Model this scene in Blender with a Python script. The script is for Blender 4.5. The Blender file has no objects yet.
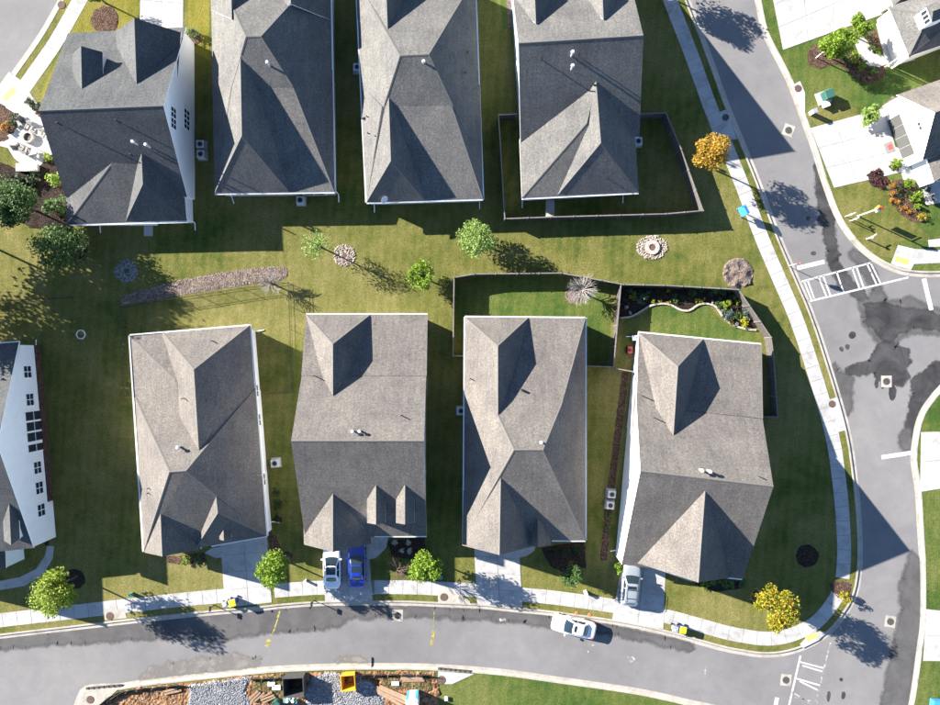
import bpy, bmesh, math, random
from mathutils import Vector, Matrix, noise
from mathutils.geometry import tessellate_polygon
R = math.radians
rnd = random.Random(7)

# ------------------------------------------------------------------ camera, sky, sun, exposure
SC = 0.108            # metres per photo pixel on the ground
HC = 80.0             # flying height of the camera
CX, CY = 470.0, 352.5
SUN_EL, SUN_AZ = 24.0, -25.0      # light travels towards SUN_AZ (image right and down)
scene = bpy.context.scene
col = scene.collection
cd = bpy.data.cameras.new('camera'); cam = bpy.data.objects.new('camera', cd); col.objects.link(cam)
cam.location = (0, 0, HC); cam.rotation_euler = (0, 0, 0)
cd.sensor_fit = 'HORIZONTAL'; cd.angle = 2*math.atan(470*SC/HC); cd.clip_end = 3000; cd.clip_start = 0.5
scene.camera = cam
w = bpy.data.worlds.new('World'); scene.world = w; w.use_nodes = True
nt = w.node_tree; nt.nodes.clear()
sky = nt.nodes.new('ShaderNodeTexSky'); sky.sky_type = 'NISHITA'; sky.sun_disc = False
sdir = Vector((-math.cos(R(SUN_AZ))*math.cos(R(SUN_EL)), -math.sin(R(SUN_AZ))*math.cos(R(SUN_EL)), math.sin(R(SUN_EL))))
sky.sun_elevation = R(SUN_EL); sky.sun_rotation = math.atan2(sdir.x, sdir.y) % (2*math.pi)
sky.air_density = 0.8; sky.dust_density = 0.1; sky.ozone_density = 3.0
bg = nt.nodes.new('ShaderNodeBackground'); bg.inputs[1].default_value = 0.068
wo = nt.nodes.new('ShaderNodeOutputWorld')
nt.links.new(sky.outputs[0], bg.inputs[0]); nt.links.new(bg.outputs[0], wo.inputs[0])
sl = bpy.data.lights.new('sun', 'SUN'); sl.energy = 5.0; sl.angle = R(0.5); sl.color = (1.0, 0.945, 0.86)
so = bpy.data.objects.new('sun', sl); col.objects.link(so)
so.rotation_euler = (-sdir).to_track_quat('-Z', 'Y').to_euler(); so.location = (-60, 30, 70)
vs = scene.view_settings
vs.view_transform = 'Standard'; vs.look = 'None'; vs.gamma = 1; vs.use_curve_mapping = False
vs.exposure = 2.35

# ------------------------------------------------------------------ helpers
def P(px, py, z=0.0):
    """photo pixel + height above ground -> world point"""
    f = SC*(1 - z/HC)
    return Vector(((px-CX)*f, -(py-CY)*f, z))
ORG = {}
def tag(o, label=None, cat=None, group=None, kind=None):
    if label: o['label'] = label
    if cat: o['category'] = cat
    if group: o['group'] = group
    if kind: o['kind'] = kind
    return o
def empty(name, loc, label=None, cat=None, group=None, kind=None):
    o = bpy.data.objects.new(name, None); col.objects.link(o); o.location = loc
    o.empty_display_size = 0.3
    ORG[o] = Vector(loc); return tag(o, label, cat, group, kind)
def obj(name, V, F, mat, parent=None, origin=None, smooth=False, fm=None):
    """V in world coordinates; parented objects are stored relative to their parent's origin"""
    if parent is not None: o0 = ORG[parent]; org = o0
    else:
        if origin is None:
            xs = [v[0] for v in V]; ys = [v[1] for v in V]; zs = [v[2] for v in V]
            origin = ((min(xs)+max(xs))/2, (min(ys)+max(ys))/2, min(zs))
        org = Vector(origin)
    me = bpy.data.meshes.new(name)
    me.from_pydata([(v[0]-org.x, v[1]-org.y, v[2]-org.z) for v in V], [], F)
    mats = mat if isinstance(mat, (list, tuple)) else [mat]
    for m in mats: me.materials.append(m)
    if fm: me.polygons.foreach_set('material_index', fm)
    if smooth: me.polygons.foreach_set('use_smooth', [True]*len(me.polygons))
    me.update()
    o = bpy.data.objects.new(name, me); col.objects.link(o)
    if parent is not None: o.parent = parent
    else: o.location = org
    ORG[o] = org
    return o
def copy_tree(o, parent=None, loc=None, rz=None, scale=None):
    c = o.copy(); col.objects.link(c)
    if parent is not None: c.parent = parent
    if loc is not None: c.location = loc; ORG[c] = Vector(loc)
    if rz is not None: c.rotation_euler = (0, 0, rz)
    if scale is not None: c.scale = (scale,)*3 if not isinstance(scale, tuple) else scale
    for ch in o.children: copy_tree(ch, c)
    return c
class MB:
    """collects shapes into one mesh"""
    def __init__(s): s.V = []; s.F = []; s.M = []
    def add(s, V, F, m=0):
        n = len(s.V); s.V += [Vector(v) for v in V]; s.F += [tuple(i+n for i in f) for f in F]; s.M += [m]*len(F)
    def box(s, c, size, rz=0, m=0, tilt=None):
        c = Vector(c); x, y, z = size[0]/2, size[1]/2, size[2]/2
        mt = Matrix.Rotation(rz, 3, 'Z')
        if tilt is not None: mt = mt @ tilt
        V = [c + mt @ Vector((a*x, b*y, d*z)) for a in (-1, 1) for b in (-1, 1) for d in (-1, 1)]
        s.add(V, [(0,1,3,2),(4,6,7,5),(0,4,5,1),(2,3,7,6),(0,2,6,4),(1,5,7,3)], m)
    def tube(s, pts, rads, n=8, m=0, caps=True):
        pts = [Vector(p) for p in pts]
        if not isinstance(rads, (list, tuple)): rads = [rads]*len(pts)
        V = []; F = []
        up = Vector((0.13, 0.21, 0.97))
        for i, p in enumerate(pts):
            d = (pts[min(i+1, len(pts)-1)] - pts[max(i-1, 0)]).normalized()
            a = d.cross(up)
            if a.length < 1e-3: a = d.cross(Vector((1, 0, 0)))
            a.normalize(); b = d.cross(a)
            for k in range(n):
                t = 2*math.pi*k/n
                V.append(p + (a*math.cos(t)+b*math.sin(t))*rads[i])
        for i in range(len(pts)-1):
            for k in range(n):
                F.append((i*n+k, i*n+(k+1) % n, (i+1)*n+(k+1) % n, (i+1)*n+k))
        if caps:
            F.append(tuple(range(n))[::-1]); F.append(tuple((len(pts)-1)*n+k for k in range(n)))
        s.add(V, F, m)
    def cyl(s, c, r, h, n=16, m=0, r2=None):
        c = Vector(c); r2 = r if r2 is None else r2
        V = [c+Vector((math.cos(2*math.pi*k/n)*r, math.sin(2*math.pi*k/n)*r, 0)) for k in range(n)] + \
            [c+Vector((math.cos(2*math.pi*k/n)*r2, math.sin(2*math.pi*k/n)*r2, h)) for k in range(n)]
        F = [(k, (k+1) % n, n+(k+1) % n, n+k) for k in range(n)] + [tuple(range(n))[::-1], tuple(range(n, 2*n))]
        s.add(V, F, m)
    def ring(s, c, r0, r1, h, n=24, m=0):
        c = Vector(c); V = []
        for (r, z) in ((r1, 0), (r1, h), (r0, h), (r0, 0)):
            V += [c+Vector((math.cos(2*math.pi*k/n)*r, math.sin(2*math.pi*k/n)*r, z)) for k in range(n)]
        F = []
        for q in range(4):
            for k in range(n):
                F.append((q*n+k, q*n+(k+1) % n, ((q+1) % 4)*n+(k+1) % n, ((q+1) % 4)*n+k))
        s.add(V, F, m)
    def poly(s, pts2, z0, z1, m=0):
        """prism of a (possibly concave) polygon; pts2 world xy, counter-clockwise or not"""
        pts = [Vector((p[0], p[1], 0)) for p in pts2]
        area = sum(pts[i].x*pts[(i+1) % len(pts)].y-pts[(i+1) % len(pts)].x*pts[i].y for i in range(len(pts)))
        if area < 0: pts.reverse()
        n = len(pts); tris = tessellate_polygon([pts])
        V = [(p.x, p.y, z1) for p in pts]; F = []
        for t in tris:
            a, b, c = (pts[i] for i in t)
            F.append(tuple(t) if (b-a).cross(c-a).z > 0 else tuple(reversed(t)))
        if z0 is not None:
            V += [(p.x, p.y, z0) for p in pts]
            F += [(n+i, n+(i+1) % n, (i+1) % n, i) for i in range(n)]
        s.add(V, F, m)
    def hull(s, pts, matf=None, shell=0.0):
        bm = bmesh.new()
        for p in pts: bm.verts.new(p)
        r = bmesh.ops.convex_hull(bm, input=bm.verts[:])
        junk = [e for e in r['geom_interior'] + r['geom_unused'] if isinstance(e, bmesh.types.BMVert)]
        if junk: bmesh.ops.delete(bm, geom=list(set(junk)), context='VERTS')
        bmesh.ops.dissolve_limit(bm, angle_limit=R(1.2), verts=bm.verts[:], edges=bm.edges[:])
        bmesh.ops.recalc_face_normals(bm, faces=bm.faces[:])
        bm.verts.index_update(); bm.normal_update()
        V = [v.co.copy() for v in bm.verts]
        edges = []
        for e in bm.edges:
            if len(e.link_faces) == 2 and all(f.normal.z > 0.15 for f in e.link_faces) and \
               e.link_faces[0].normal.angle(e.link_faces[1].normal) > R(9):
                edges.append((e.verts[0].co.copy(), e.verts[1].co.copy(), e.link_faces[0].normal.copy(), e.link_faces[1].normal.copy()))
        n = len(s.V); s.V += V
        if shell:
            top = [f for f in bm.faces if f.normal.z > 0.15]; k = len(V); s.V += [v-Vector((0, 0, shell)) for v in V]
            for f in top:
                ids = [v.index+n for v in f.verts]; s.F.append(tuple(ids)); s.M.append(0); s.F.append(tuple(i+k for i in reversed(ids))); s.M.append(1)
                for l in f.loops:
                    if sum(1 for g in l.edge.link_faces if g.normal.z > 0.15) == 1:
                        a, b_ = l.vert.index+n, l.link_loop_next.vert.index+n; s.F.append((b_, a, a+k, b_+k)); s.M.append(1)
            bm.free(); return edges
        for f in bm.faces:
            s.F.append(tuple(v.index+n for v in f.verts)); s.M.append(matf(f.normal) if matf else 0)
        bm.free(); return edges
    def build(s, name, mat, parent=None, origin=None, smooth=False):
        return obj(name, s.V, s.F, mat, parent, origin, smooth, s.M if isinstance(mat, (list, tuple)) else None)
def smooth_line(pts, step=6.0):
    """Catmull-Rom through pixel points, resampled"""
    out = []
    n = len(pts)
    for i in range(n-1):
        p0 = Vector(pts[max(i-1, 0)]); p1 = Vector(pts[i]); p2 = Vector(pts[i+1]); p3 = Vector(pts[min(i+2, n-1)])
        k = max(1, int((p2-p1).length/step))
        for j in range(k):
            t = j/k
            out.append(0.5*((2*p1)+(p2-p0)*t+(2*p0-5*p1+4*p2-p3)*t*t+(3*p1-p0-3*p2+p3)*t**3))
    out.append(Vector(pts[-1])); return out
def W2(pts, z=0): return [P(p[0], p[1], z) for p in pts]
def offs(line, d):
    """offset a world polyline to its right-hand side by d metres"""
    out = []
    for i, p in enumerate(line):
        t = (line[min(i+1, len(line)-1)]-line[max(i-1, 0)]); t.z = 0; t.normalize()
        out.append(p+Vector((t.y, -t.x, 0))*d)
    return out
def walkline(line, step):
    """split a world polyline into runs of a length -> list of (index-free) sub polylines"""
    res = []; cur = [line[0].copy()]; acc = 0
    for i in range(len(line)-1):
        a = line[i].copy(); b = line[i+1]
        while True:
            d = (b-a).length
            if acc+d >= step:
                q = a+(b-a)*((step-acc)/d); cur.append(q); res.append(cur); cur = [q.copy()]; a = q.copy(); acc = 0
            else:
                acc += d
                if d > 1e-6: cur.append(b.copy())
                break
    if len(cur) > 1 and acc > step*0.3: res.append(cur)
    return res
def inside(p, poly):
    c = False; n = len(poly)
    for i in range(n):
        a = poly[i]; b = poly[(i+1) % n]
        if (a[1] > p[1]) != (b[1] > p[1]) and p[0] < (b[0]-a[0])*(p[1]-a[1])/(b[1]-a[1])+a[0]: c = not c
    return c

# ------------------------------------------------------------------ materials
MATS = {}
def node(nt, t, **kw):
    n = nt.nodes.new(t)
    for k, v in kw.items(): setattr(n, k, v)
    return n
def ramp(nt, stops, fac):
    r = node(nt, 'ShaderNodeValToRGB'); e = r.color_ramp.elements
    while len(e) > 1: e.remove(e[-1])
    e[0].position = stops[0][0]; e[0].color = (*stops[0][1], 1)
    for p, c in stops[1:]:
        q = e.new(p); q.color = (*c, 1)
    nt.links.new(fac, r.inputs[0]); return r.outputs[0]
def noise_tex(nt, vec, scale, detail=4, rough=0.6, dist=0.0):
    n = node(nt, 'ShaderNodeTexNoise'); n.inputs['Scale'].default_value = scale; n.inputs['Detail'].default_value = detail
    n.inputs['Roughness'].default_value = rough; n.inputs['Distortion'].default_value = dist
    nt.links.new(vec, n.inputs['Vector']); return n.outputs[0]
def mixc(nt, fac, a, b, mode='MIX'):
    m = node(nt, 'ShaderNodeMix', data_type='RGBA', blend_type=mode)
    for s_, v in ((0, fac), (6, a), (7, b)):
        if isinstance(v, (int, float)): m.inputs[s_].default_value = v
        elif isinstance(v, tuple): m.inputs[s_].default_value = (*v, 1)
        else: nt.links.new(v, m.inputs[s_])
    return m.outputs[2]
def mathn(nt, op, a, b=0.0, clamp=False):
    m = node(nt, 'ShaderNodeMath', operation=op, use_clamp=clamp)
    for i, v in enumerate((a, b)):
        if isinstance(v, (int, float)): m.inputs[i].default_value = v
        else: nt.links.new(v, m.inputs[i])
    return m.outputs[0]
def base_mat(name, rough=0.9, spec=0.2):
    m = bpy.data.materials.new(name); m.use_nodes = True; nt = m.node_tree
    b = nt.nodes['Principled BSDF']; b.inputs['Roughness'].default_value = rough
    b.inputs['Specular IOR Level'].default_value = spec
    g = node(nt, 'ShaderNodeNewGeometry'); MATS[name] = m
    return m, nt, b, g
def bump(nt, b, h, strength, dist):
    bp = node(nt, 'ShaderNodeBump'); bp.inputs['Strength'].default_value = strength; bp.inputs['Distance'].default_value = dist
    nt.links.new(h, bp.inputs['Height']); nt.links.new(bp.outputs[0], b.inputs['Normal'])
def plain(name, c, rough=0.6, spec=0.3, metal=0.0, var=0.12, scale=6.0, rand=0.0, coat=0.0):
    m, nt, b, g = base_mat(name, rough, spec)
    n = noise_tex(nt, g.outputs['Position'], scale, 5, 0.65)
    lo = tuple(x*(1-var) for x in c); hi = tuple(min(1, x*(1+var)) for x in c)
    cc = ramp(nt, [(0.3, lo), (0.7, hi)], n)
    if rand:
        oi = node(nt, 'ShaderNodeObjectInfo')
        v = mathn(nt, 'ADD', mathn(nt, 'MULTIPLY', oi.outputs['Random'], rand), 1-rand/2)
        vm = node(nt, 'ShaderNodeVectorMath', operation='SCALE'); nt.links.new(cc, vm.inputs[0]); nt.links.new(v, vm.inputs['Scale']); cc = vm.outputs[0]
    nt.links.new(cc, b.inputs['Base Color']); b.inputs['Metallic'].default_value = metal
    if coat: b.inputs['Coat Weight'].default_value = coat; b.inputs['Coat Roughness'].default_value = 0.05
    return m
def lawn_mat(name, green, olive, straw, dry=0.5):
    m, nt, b, g = base_mat(name, 0.95, 0.1)
    pos = g.outputs['Position']
    big = noise_tex(nt, pos, 0.09, 4, 0.6, 0.4); mid = noise_tex(nt, pos, 0.55, 5, 0.7, 0.3); fine = noise_tex(nt, pos, 5.0, 6, 0.75)
    # mowing stripes
    mp = node(nt, 'ShaderNodeMapping'); mp.inputs['Rotation'].default_value = (0, 0, R(4)); nt.links.new(pos, mp.inputs[0])
    wv = node(nt, 'ShaderNodeTexWave'); wv.inputs['Scale'].default_value = 0.32; wv.inputs['Distortion'].default_value = 2.0; wv.inputs['Detail'].default_value = 2; wv.bands_direction = 'X'
    nt.links.new(mp.outputs[0], wv.inputs[0])
    f = mathn(nt, 'ADD', mathn(nt, 'MULTIPLY', big, 0.75), mathn(nt, 'MULTIPLY', mid, 0.45))
    f = mathn(nt, 'ADD', f, mathn(nt, 'MULTIPLY', wv.outputs['Fac'], 0.045))
    c = ramp(nt, [(0.62-dry*0.3, green), (0.75-dry*0.3, olive), (0.92-dry*0.22, straw)], f)
    dk = ramp(nt, [(0.28, (0.45, 0.5, 0.45)), (0.52, (1, 1, 1)), (0.75, (1.3, 1.22, 1.15))], fine)
    c = mixc(nt, 1.0, c, dk, 'MULTIPLY')
    nt.links.new(c, b.inputs['Base Color'])
    bump(nt, b, mathn(nt, 'ADD', noise_tex(nt, pos, 9.0, 6, 0.8), mathn(nt, 'MULTIPLY', mid, 1.2)), 0.9, 0.12)
    return m
def shingle_mat(name, c, warm):
    m, nt, b, g = base_mat(name, 0.93, 0.15)
    pos = g.outputs['Position']
    n1 = noise_tex(nt, pos, 6.5, 4, 0.85); n2 = noise_tex(nt, pos, 0.35, 4, 0.6); n3 = noise_tex(nt, pos, 14, 3, 0.7)
    sx = node(nt, 'ShaderNodeSeparateXYZ'); nt.links.new(pos, sx.inputs[0])
    # shingle courses follow the height; tabs are broken by cells
    crs = mathn(nt, 'FRACT', mathn(nt, 'MULTIPLY', sx.outputs[2], 11.0))
    vo = node(nt, 'ShaderNodeTexVoronoi'); vo.inputs['Scale'].default_value = 7.0
    mp = node(nt, 'ShaderNodeMapping'); mp.inputs['Scale'].default_value = (1, 1, 2.6); nt.links.new(pos, mp.inputs[0]); nt.links.new(mp.outputs[0], vo.inputs[0])
    c1 = ramp(nt, [(0.28, tuple(x*0.55 for x in c)), (0.48, c), (0.72, tuple(x*1.65*y for x, y in zip(c, warm)))], n1)
    tab = ramp(nt, [(0.0, (0.86, 0.86, 0.87)), (0.5, (1, 1, 1)), (1.0, (1.14, 1.13, 1.11))], node_sep(nt, vo.outputs['Color']))
    c2 = mixc(nt, 1.0, c1, tab, 'MULTIPLY')
    st = ramp(nt, [(0.3, (0.80, 0.80, 0.82)), (0.7, (1.15, 1.14, 1.11))], n2)
    m2 = node(nt, 'ShaderNodeMapping'); m2.inputs['Scale'].default_value = (3.2, 0.35, 0.3); nt.links.new(pos, m2.inputs[0])
    sk = ramp(nt, [(0.3, (0.82, 0.82, 0.84)), (0.55, (1, 1, 1)), (0.75, (1.12, 1.11, 1.09))], noise_tex(nt, m2.outputs[0], 1.0, 5, 0.7))
    c3 = mixc(nt, 1.0, mixc(nt, 1.0, c2, st, 'MULTIPLY'), sk, 'MULTIPLY')
    nt.links.new(c3, b.inputs['Base Color'])
    h = mathn(nt, 'ADD', mathn(nt, 'MULTIPLY', crs, 0.08), mathn(nt, 'ADD', n1, mathn(nt, 'MULTIPLY', n3, 0.5)))
    bump(nt, b, h, 0.55, 0.05)
    return m
def node_sep(nt, c):
    s = node(nt, 'ShaderNodeSeparateColor'); nt.links.new(c, s.inputs[0]); return s.outputs[0]
def siding_mat(name, c):
    m, nt, b, g = base_mat(name, 0.55, 0.3)
    pos = g.outputs['Position']; sx = node(nt, 'ShaderNodeSeparateXYZ'); nt.links.new(pos, sx.inputs[0])
    fr = mathn(nt, 'FRACT', mathn(nt, 'MULTIPLY', sx.outputs[2], 5.5))
    n = noise_tex(nt, pos, 1.2, 4)
    cc = ramp(nt, [(0.3, tuple(x*0.93 for x in c)), (0.7, c)], n)
    ln = ramp(nt, [(0.0, (0.8, 0.8, 0.82)), (0.1, (1, 1, 1))], fr)
    nt.links.new(mixc(nt, 1.0, cc, ln, 'MULTIPLY'), b.inputs['Base Color'])
    bump(nt, b, fr, 0.5, 0.02)
    return m
def asphalt_mat(name, c, dark=1.0):
    m, nt, b, g = base_mat(name, 0.85, 0.25)
    pos = g.outputs['Position']
    big = noise_tex(nt, pos, 0.06, 4, 0.6, 0.5); mid = noise_tex(nt, pos, 0.5, 6, 0.65, 0.3); fine = noise_tex(nt, pos, 16, 4, 0.8); sp = noise_tex(nt, pos, 3.2, 6, 0.8)
    f = mathn(nt, 'ADD', mathn(nt, 'MULTIPLY', big, 0.7), mathn(nt, 'MULTIPLY', mid, 0.4))
    cc = ramp(nt, [(0.38, tuple(x*0.82 for x in c)), (0.55, c), (0.72, tuple(min(1, x*1.2*y) for x, y in zip(c, (1.02, 1, 0.98))))], f)
    d = ramp(nt, [(0.3, (0.78, 0.78, 0.79)), (0.5, (1, 1, 1)), (0.75, (1.2, 1.2, 1.18))], fine)
    e = ramp(nt, [(0.25, (0.85, 0.85, 0.86)), (0.45, (1, 1, 1)), (0.72, (1.03, 1.03, 1.02)), (0.8, (1.18, 1.16, 1.12))], sp)
    cc = mixc(nt, 1.0, mixc(nt, 1.0, cc, d, 'MULTIPLY'), e, 'MULTIPLY')
    # fine cracks
    nt.links.new(cc, b.inputs['Base Color']); bump(nt, b, fine, 0.4, 0.02)
    return m
def concrete_mat(name, c, rand=0.12):
    m, nt, b, g = base_mat(name, 0.8, 0.25)
    pos = g.outputs['Position']
    n1 = noise_tex(nt, pos, 0.8, 6, 0.7, 0.4); n2 = noise_tex(nt, pos, 7, 5, 0.75)
    cc = ramp(nt, [(0.3, tuple(x*0.68*y for x, y in zip(c, (1.0, 0.97, 0.93)))), (0.52, c), (0.75, tuple(min(1, x*1.08) for x in c))], n1)
    d = ramp(nt, [(0.3, (0.86, 0.86, 0.85)), (0.6, (1.04, 1.04, 1.04))], n2)
    cc = mixc(nt, 1.0, cc, d, 'MULTIPLY')
    oi = node(nt, 'ShaderNodeObjectInfo')
    v = mathn(nt, 'ADD', mathn(nt, 'MULTIPLY', oi.outputs['Random'], rand), 1-rand/2)
    vm = node(nt, 'ShaderNodeVectorMath', operation='SCALE'); nt.links.new(cc, vm.inputs[0]); nt.links.new(v, vm.inputs['Scale'])
    nt.links.new(vm.outputs[0], b.inputs['Base Color']); bump(nt, b, n2, 0.25, 0.01)
    return m
def bits_mat(name, stops, scale=9.0, bs=0.8, bd=0.08):
    """mulch, soil, gravel: coarse cells of several colours"""
    m, nt, b, g = base_mat(name, 0.95, 0.1); pos = g.outputs['Position']
    vo = node(nt, 'ShaderNodeTexVoronoi'); vo.inputs['Scale'].default_value = scale; nt.links.new(pos, vo.inputs[0])
    n = noise_tex(nt, pos, scale*0.25, 6, 0.75)
    f = mathn(nt, 'ADD', mathn(nt, 'MULTIPLY', node_sep(nt, vo.outputs['Color']), 0.5), mathn(nt, 'MULTIPLY', n, 0.5))
    nt.links.new(ramp(nt, stops, f), b.inputs['Base Color'])
    bump(nt, b, mathn(nt, 'ADD', n, vo.outputs['Distance']), bs, bd); return m
def leaf_mat(name, stops, trans=0.35):
    m = bpy.data.materials.new(name); m.use_nodes = True; nt = m.node_tree; nt.nodes.clear(); MATS[name] = m
    g = node(nt, 'ShaderNodeNewGeometry'); oi = node(nt, 'ShaderNodeObjectInfo')
    c = ramp(nt, stops, g.outputs['Random Per Island'])
    d = node(nt, 'ShaderNodeBsdfPrincipled'); d.inputs['Roughness'].default_value = 0.6; d.inputs['Specular IOR Level'].default_value = 0.25
    t = node(nt, 'ShaderNodeBsdfTranslucent'); mx = node(nt, 'ShaderNodeMixShader'); mx.inputs[0].default_value = trans
    o = node(nt, 'ShaderNodeOutputMaterial')
    nt.links.new(c, d.inputs['Base Color']); nt.links.new(c, t.inputs[0])
    nt.links.new(d.outputs[0], mx.inputs[1]); nt.links.new(t.outputs[0], mx.inputs[2]); nt.links.new(mx.outputs[0], o.inputs[0])
    return m
def worn_mat(name, c, wear=0.45, scale=1.6, soft=0.06, vary=0.0):
    """paint or stain whose edge breaks up: shows what lies below through the worn spots; 'edge' fades it out"""
    m, nt, b, g = base_mat(name, 0.8, 0.2); pos = g.outputs['Position']
    n = noise_tex(nt, pos, scale, 8, 0.7); n2 = noise_tex(nt, pos, 12, 3, 0.7)
    at = node(nt, 'ShaderNodeAttribute', attribute_name='edge')
    v = mathn(nt, 'ADD', n, mathn(nt, 'SUBTRACT', at.outputs['Fac'], 1.0))
    a = node(nt, 'ShaderNodeMapRange'); a.inputs[1].default_value = wear-soft; a.inputs[2].default_value = wear+soft; nt.links.new(v, a.inputs[0])
    n3 = noise_tex(nt, pos, 0.35, 5, 0.65, 0.6)
    cc = ramp(nt, [(0.3, tuple(x*0.85 for x in c)), (0.7, tuple(min(1, x*1.12) for x in c))], n2)
    cc = mixc(nt, 1.0, cc, ramp(nt, [(0.35, (1-vary, 1-vary, 1-vary)), (0.65, (1+vary, 1+vary, 1+vary))], n3), 'MULTIPLY')
    nt.links.new(cc, b.inputs['Base Color']); nt.links.new(a.outputs[0], b.inputs['Alpha'])
    return m
lawn_mat('lawn', (0.040, 0.064, 0.012), (0.098, 0.100, 0.0245), (0.168, 0.146, 0.056), 0.54)
lawn_mat('lawn_green', (0.036, 0.070, 0.014), (0.074, 0.096, 0.022), (0.138, 0.134, 0.046), 0.40)
lawn_mat('lawn_yellow', (0.085, 0.092, 0.012), (0.138, 0.126, 0.020), (0.19, 0.158, 0.040), 0.6)
asphalt_mat('asphalt', (0.132, 0.127, 0.127))
asphalt_mat('asphalt_far', (0.17, 0.165, 0.16))
concrete_mat('concrete', (0.300, 0.294, 0.288))
concrete_mat('concrete_new', (0.325, 0.320, 0.314), 0.1)
concrete_mat('kerb', (0.285, 0.260, 0.225))
plain('joint', (0.16, 0.15, 0.13), 0.95, 0.1)
shingle_mat('shingle_brown', (0.101, 0.093, 0.086), (1.06, 1.0, 0.93))
shingle_mat('shingle_grey', (0.095, 0.093, 0.089), (1.03, 1.0, 0.96))
shingle_mat('shingle_charcoal', (0.064, 0.066, 0.067), (1.0, 1.0, 1.0))
plain('cap_brown', (0.105, 0.097, 0.09), 0.95, 0.1, var=0.25, scale=8)
plain('cap_grey', (0.09, 0.087, 0.083), 0.95, 0.1, var=0.25, scale=8)
plain('cap_charcoal', (0.07, 0.072, 0.073), 0.95, 0.1, var=0.25, scale=8)
siding_mat('siding_white', (0.78, 0.78, 0.77)); siding_mat('siding_cream', (0.60, 0.57, 0.50)); siding_mat('siding_blue', (0.42, 0.48, 0.52)); siding_mat('siding_grey', (0.45, 0.45, 0.44))
plain('trim', (0.80, 0.80, 0.79), 0.5, 0.3, var=0.05); plain('trim_grey', (0.45, 0.46, 0.47), 0.5, 0.3, var=0.08)
bits_mat('brick', [(0.25, (0.035, 0.022, 0.018)), (0.5, (0.06, 0.036, 0.028)), (0.75, (0.09, 0.06, 0.048))], 6, 0.4, 0.02)
m, nt_, b, g = base_mat('glass', 0.06, 0.6); b.inputs['Base Color'].default_value = (0.02, 0.027, 0.036, 1)
m, nt_, b, g = base_mat('car_glass', 0.05, 0.7); b.inputs['Base Color'].default_value = (0.012, 0.02, 0.026, 1)
plain('door_dark', (0.075, 0.075, 0.07), 0.6); plain('door_white', (0.72, 0.72, 0.7), 0.5, var=0.04)
bits_mat('mulch_brown', [(0.2, (0.0279, 0.0161, 0.0105)), (0.5, (0.0651, 0.0384, 0.0267)), (0.8, (0.1240, 0.0806, 0.0589))], 9)
bits_mat('mulch_dark', [(0.2, (0.0098, 0.0077, 0.0063)), (0.5, (0.0238, 0.0168, 0.0133)), (0.8, (0.0525, 0.0350, 0.0266))], 9)
bits_mat('mulch_pink', [(0.2, (0.062, 0.046, 0.038)), (0.5, (0.118, 0.090, 0.075)), (0.8, (0.19, 0.155, 0.132))], 7)
bits_mat('red_clay', [(0.2, (0.0750, 0.0375, 0.0188)), (0.5, (0.1725, 0.0900, 0.0450)), (0.8, (0.2700, 0.1650, 0.0975))], 3, 0.9, 0.15)
bits_mat('gravel', [(0.2, (0.0800, 0.0840, 0.0920)), (0.5, (0.1760, 0.1800, 0.1920)), (0.8, (0.3360, 0.3360, 0.3440))], 6, 1.0, 0.12)
bits_mat('weedy_soil', [(0.2, (0.0195, 0.0292, 0.0078)), (0.45, (0.0780, 0.0585, 0.0292)), (0.65, (0.1300, 0.0845, 0.0390)), (0.85, (0.0715, 0.0845, 0.0195))], 4, 0.8, 0.1)
plain('stone_pale', (0.300, 0.265, 0.230), 0.9, 0.15, var=0.5, scale=5); plain('stone_grey', (0.21, 0.21, 0.22), 0.95, 0.1, var=0.6, scale=9)
plain('iron_rust', (0.085, 0.050, 0.040), 0.85, 0.3, var=0.35); plain('iron_dark', (0.045, 0.043, 0.042), 0.7, 0.4, var=0.4)
plain('fence_wood', (0.088, 0.079, 0.072), 0.9, 0.15, var=0.3, scale=4, rand=0.25); plain('fence_cap', (0.140, 0.128, 0.116), 0.9, 0.15, var=0.25, scale=4, rand=0.2)
plain('black_metal', (0.015, 0.015, 0.016), 0.45, 0.4); plain('grey_metal', (0.33, 0.34, 0.35), 0.4, 0.4, metal=0.5); plain('galv', (0.62, 0.64, 0.66), 0.35, 0.4, metal=0.3)
plain('bark', (0.075, 0.055, 0.042), 0.95, 0.1, var=0.4, scale=12); plain('bark_pale', (0.220, 0.200, 0.185), 0.95, 0.1, var=0.3, scale=12)
worn_mat('paint_white', (0.42, 0.41, 0.40), 0.38, 2.0); worn_mat('paint_yellow', (0.30, 0.25, 0.05), 0.47, 1.8); worn_mat('paint_faint', (0.30, 0.295, 0.285), 0.53, 2.4)
worn_mat('wet', (0.034, 0.033, 0.034), 0.26, 1.3, 0.12, 0.5); worn_mat('damp', (0.068, 0.065, 0.064), 0.12, 1.6, 0.30, 0.2); worn_mat('dust', (0.16, 0.145, 0.13), 0.46, 0.7, 0.15)
plain('tactile', (0.500, 0.420, 0.090), 0.7, var=0.15)
plain('car_white', (0.660, 0.660, 0.660), 0.25, 0.5, var=0.01, coat=1.0); plain('car_blue', (0.006, 0.022, 0.200), 0.25, 0.5, var=0.02, coat=1.0); plain('car_silver', (0.300, 0.320, 0.340), 0.28, 0.5, metal=0.4, var=0.02, coat=1.0)
plain('tyre', (0.018, 0.018, 0.018), 0.9, 0.1); plain('rim', (0.45, 0.45, 0.46), 0.3, 0.5, metal=0.8); plain('lamp_clear', (0.7, 0.72, 0.74), 0.1, 0.6); plain('lamp_red', (0.45, 0.02, 0.02), 0.2, 0.5); plain('black_trim', (0.02, 0.02, 0.022), 0.5, 0.3)
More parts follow.
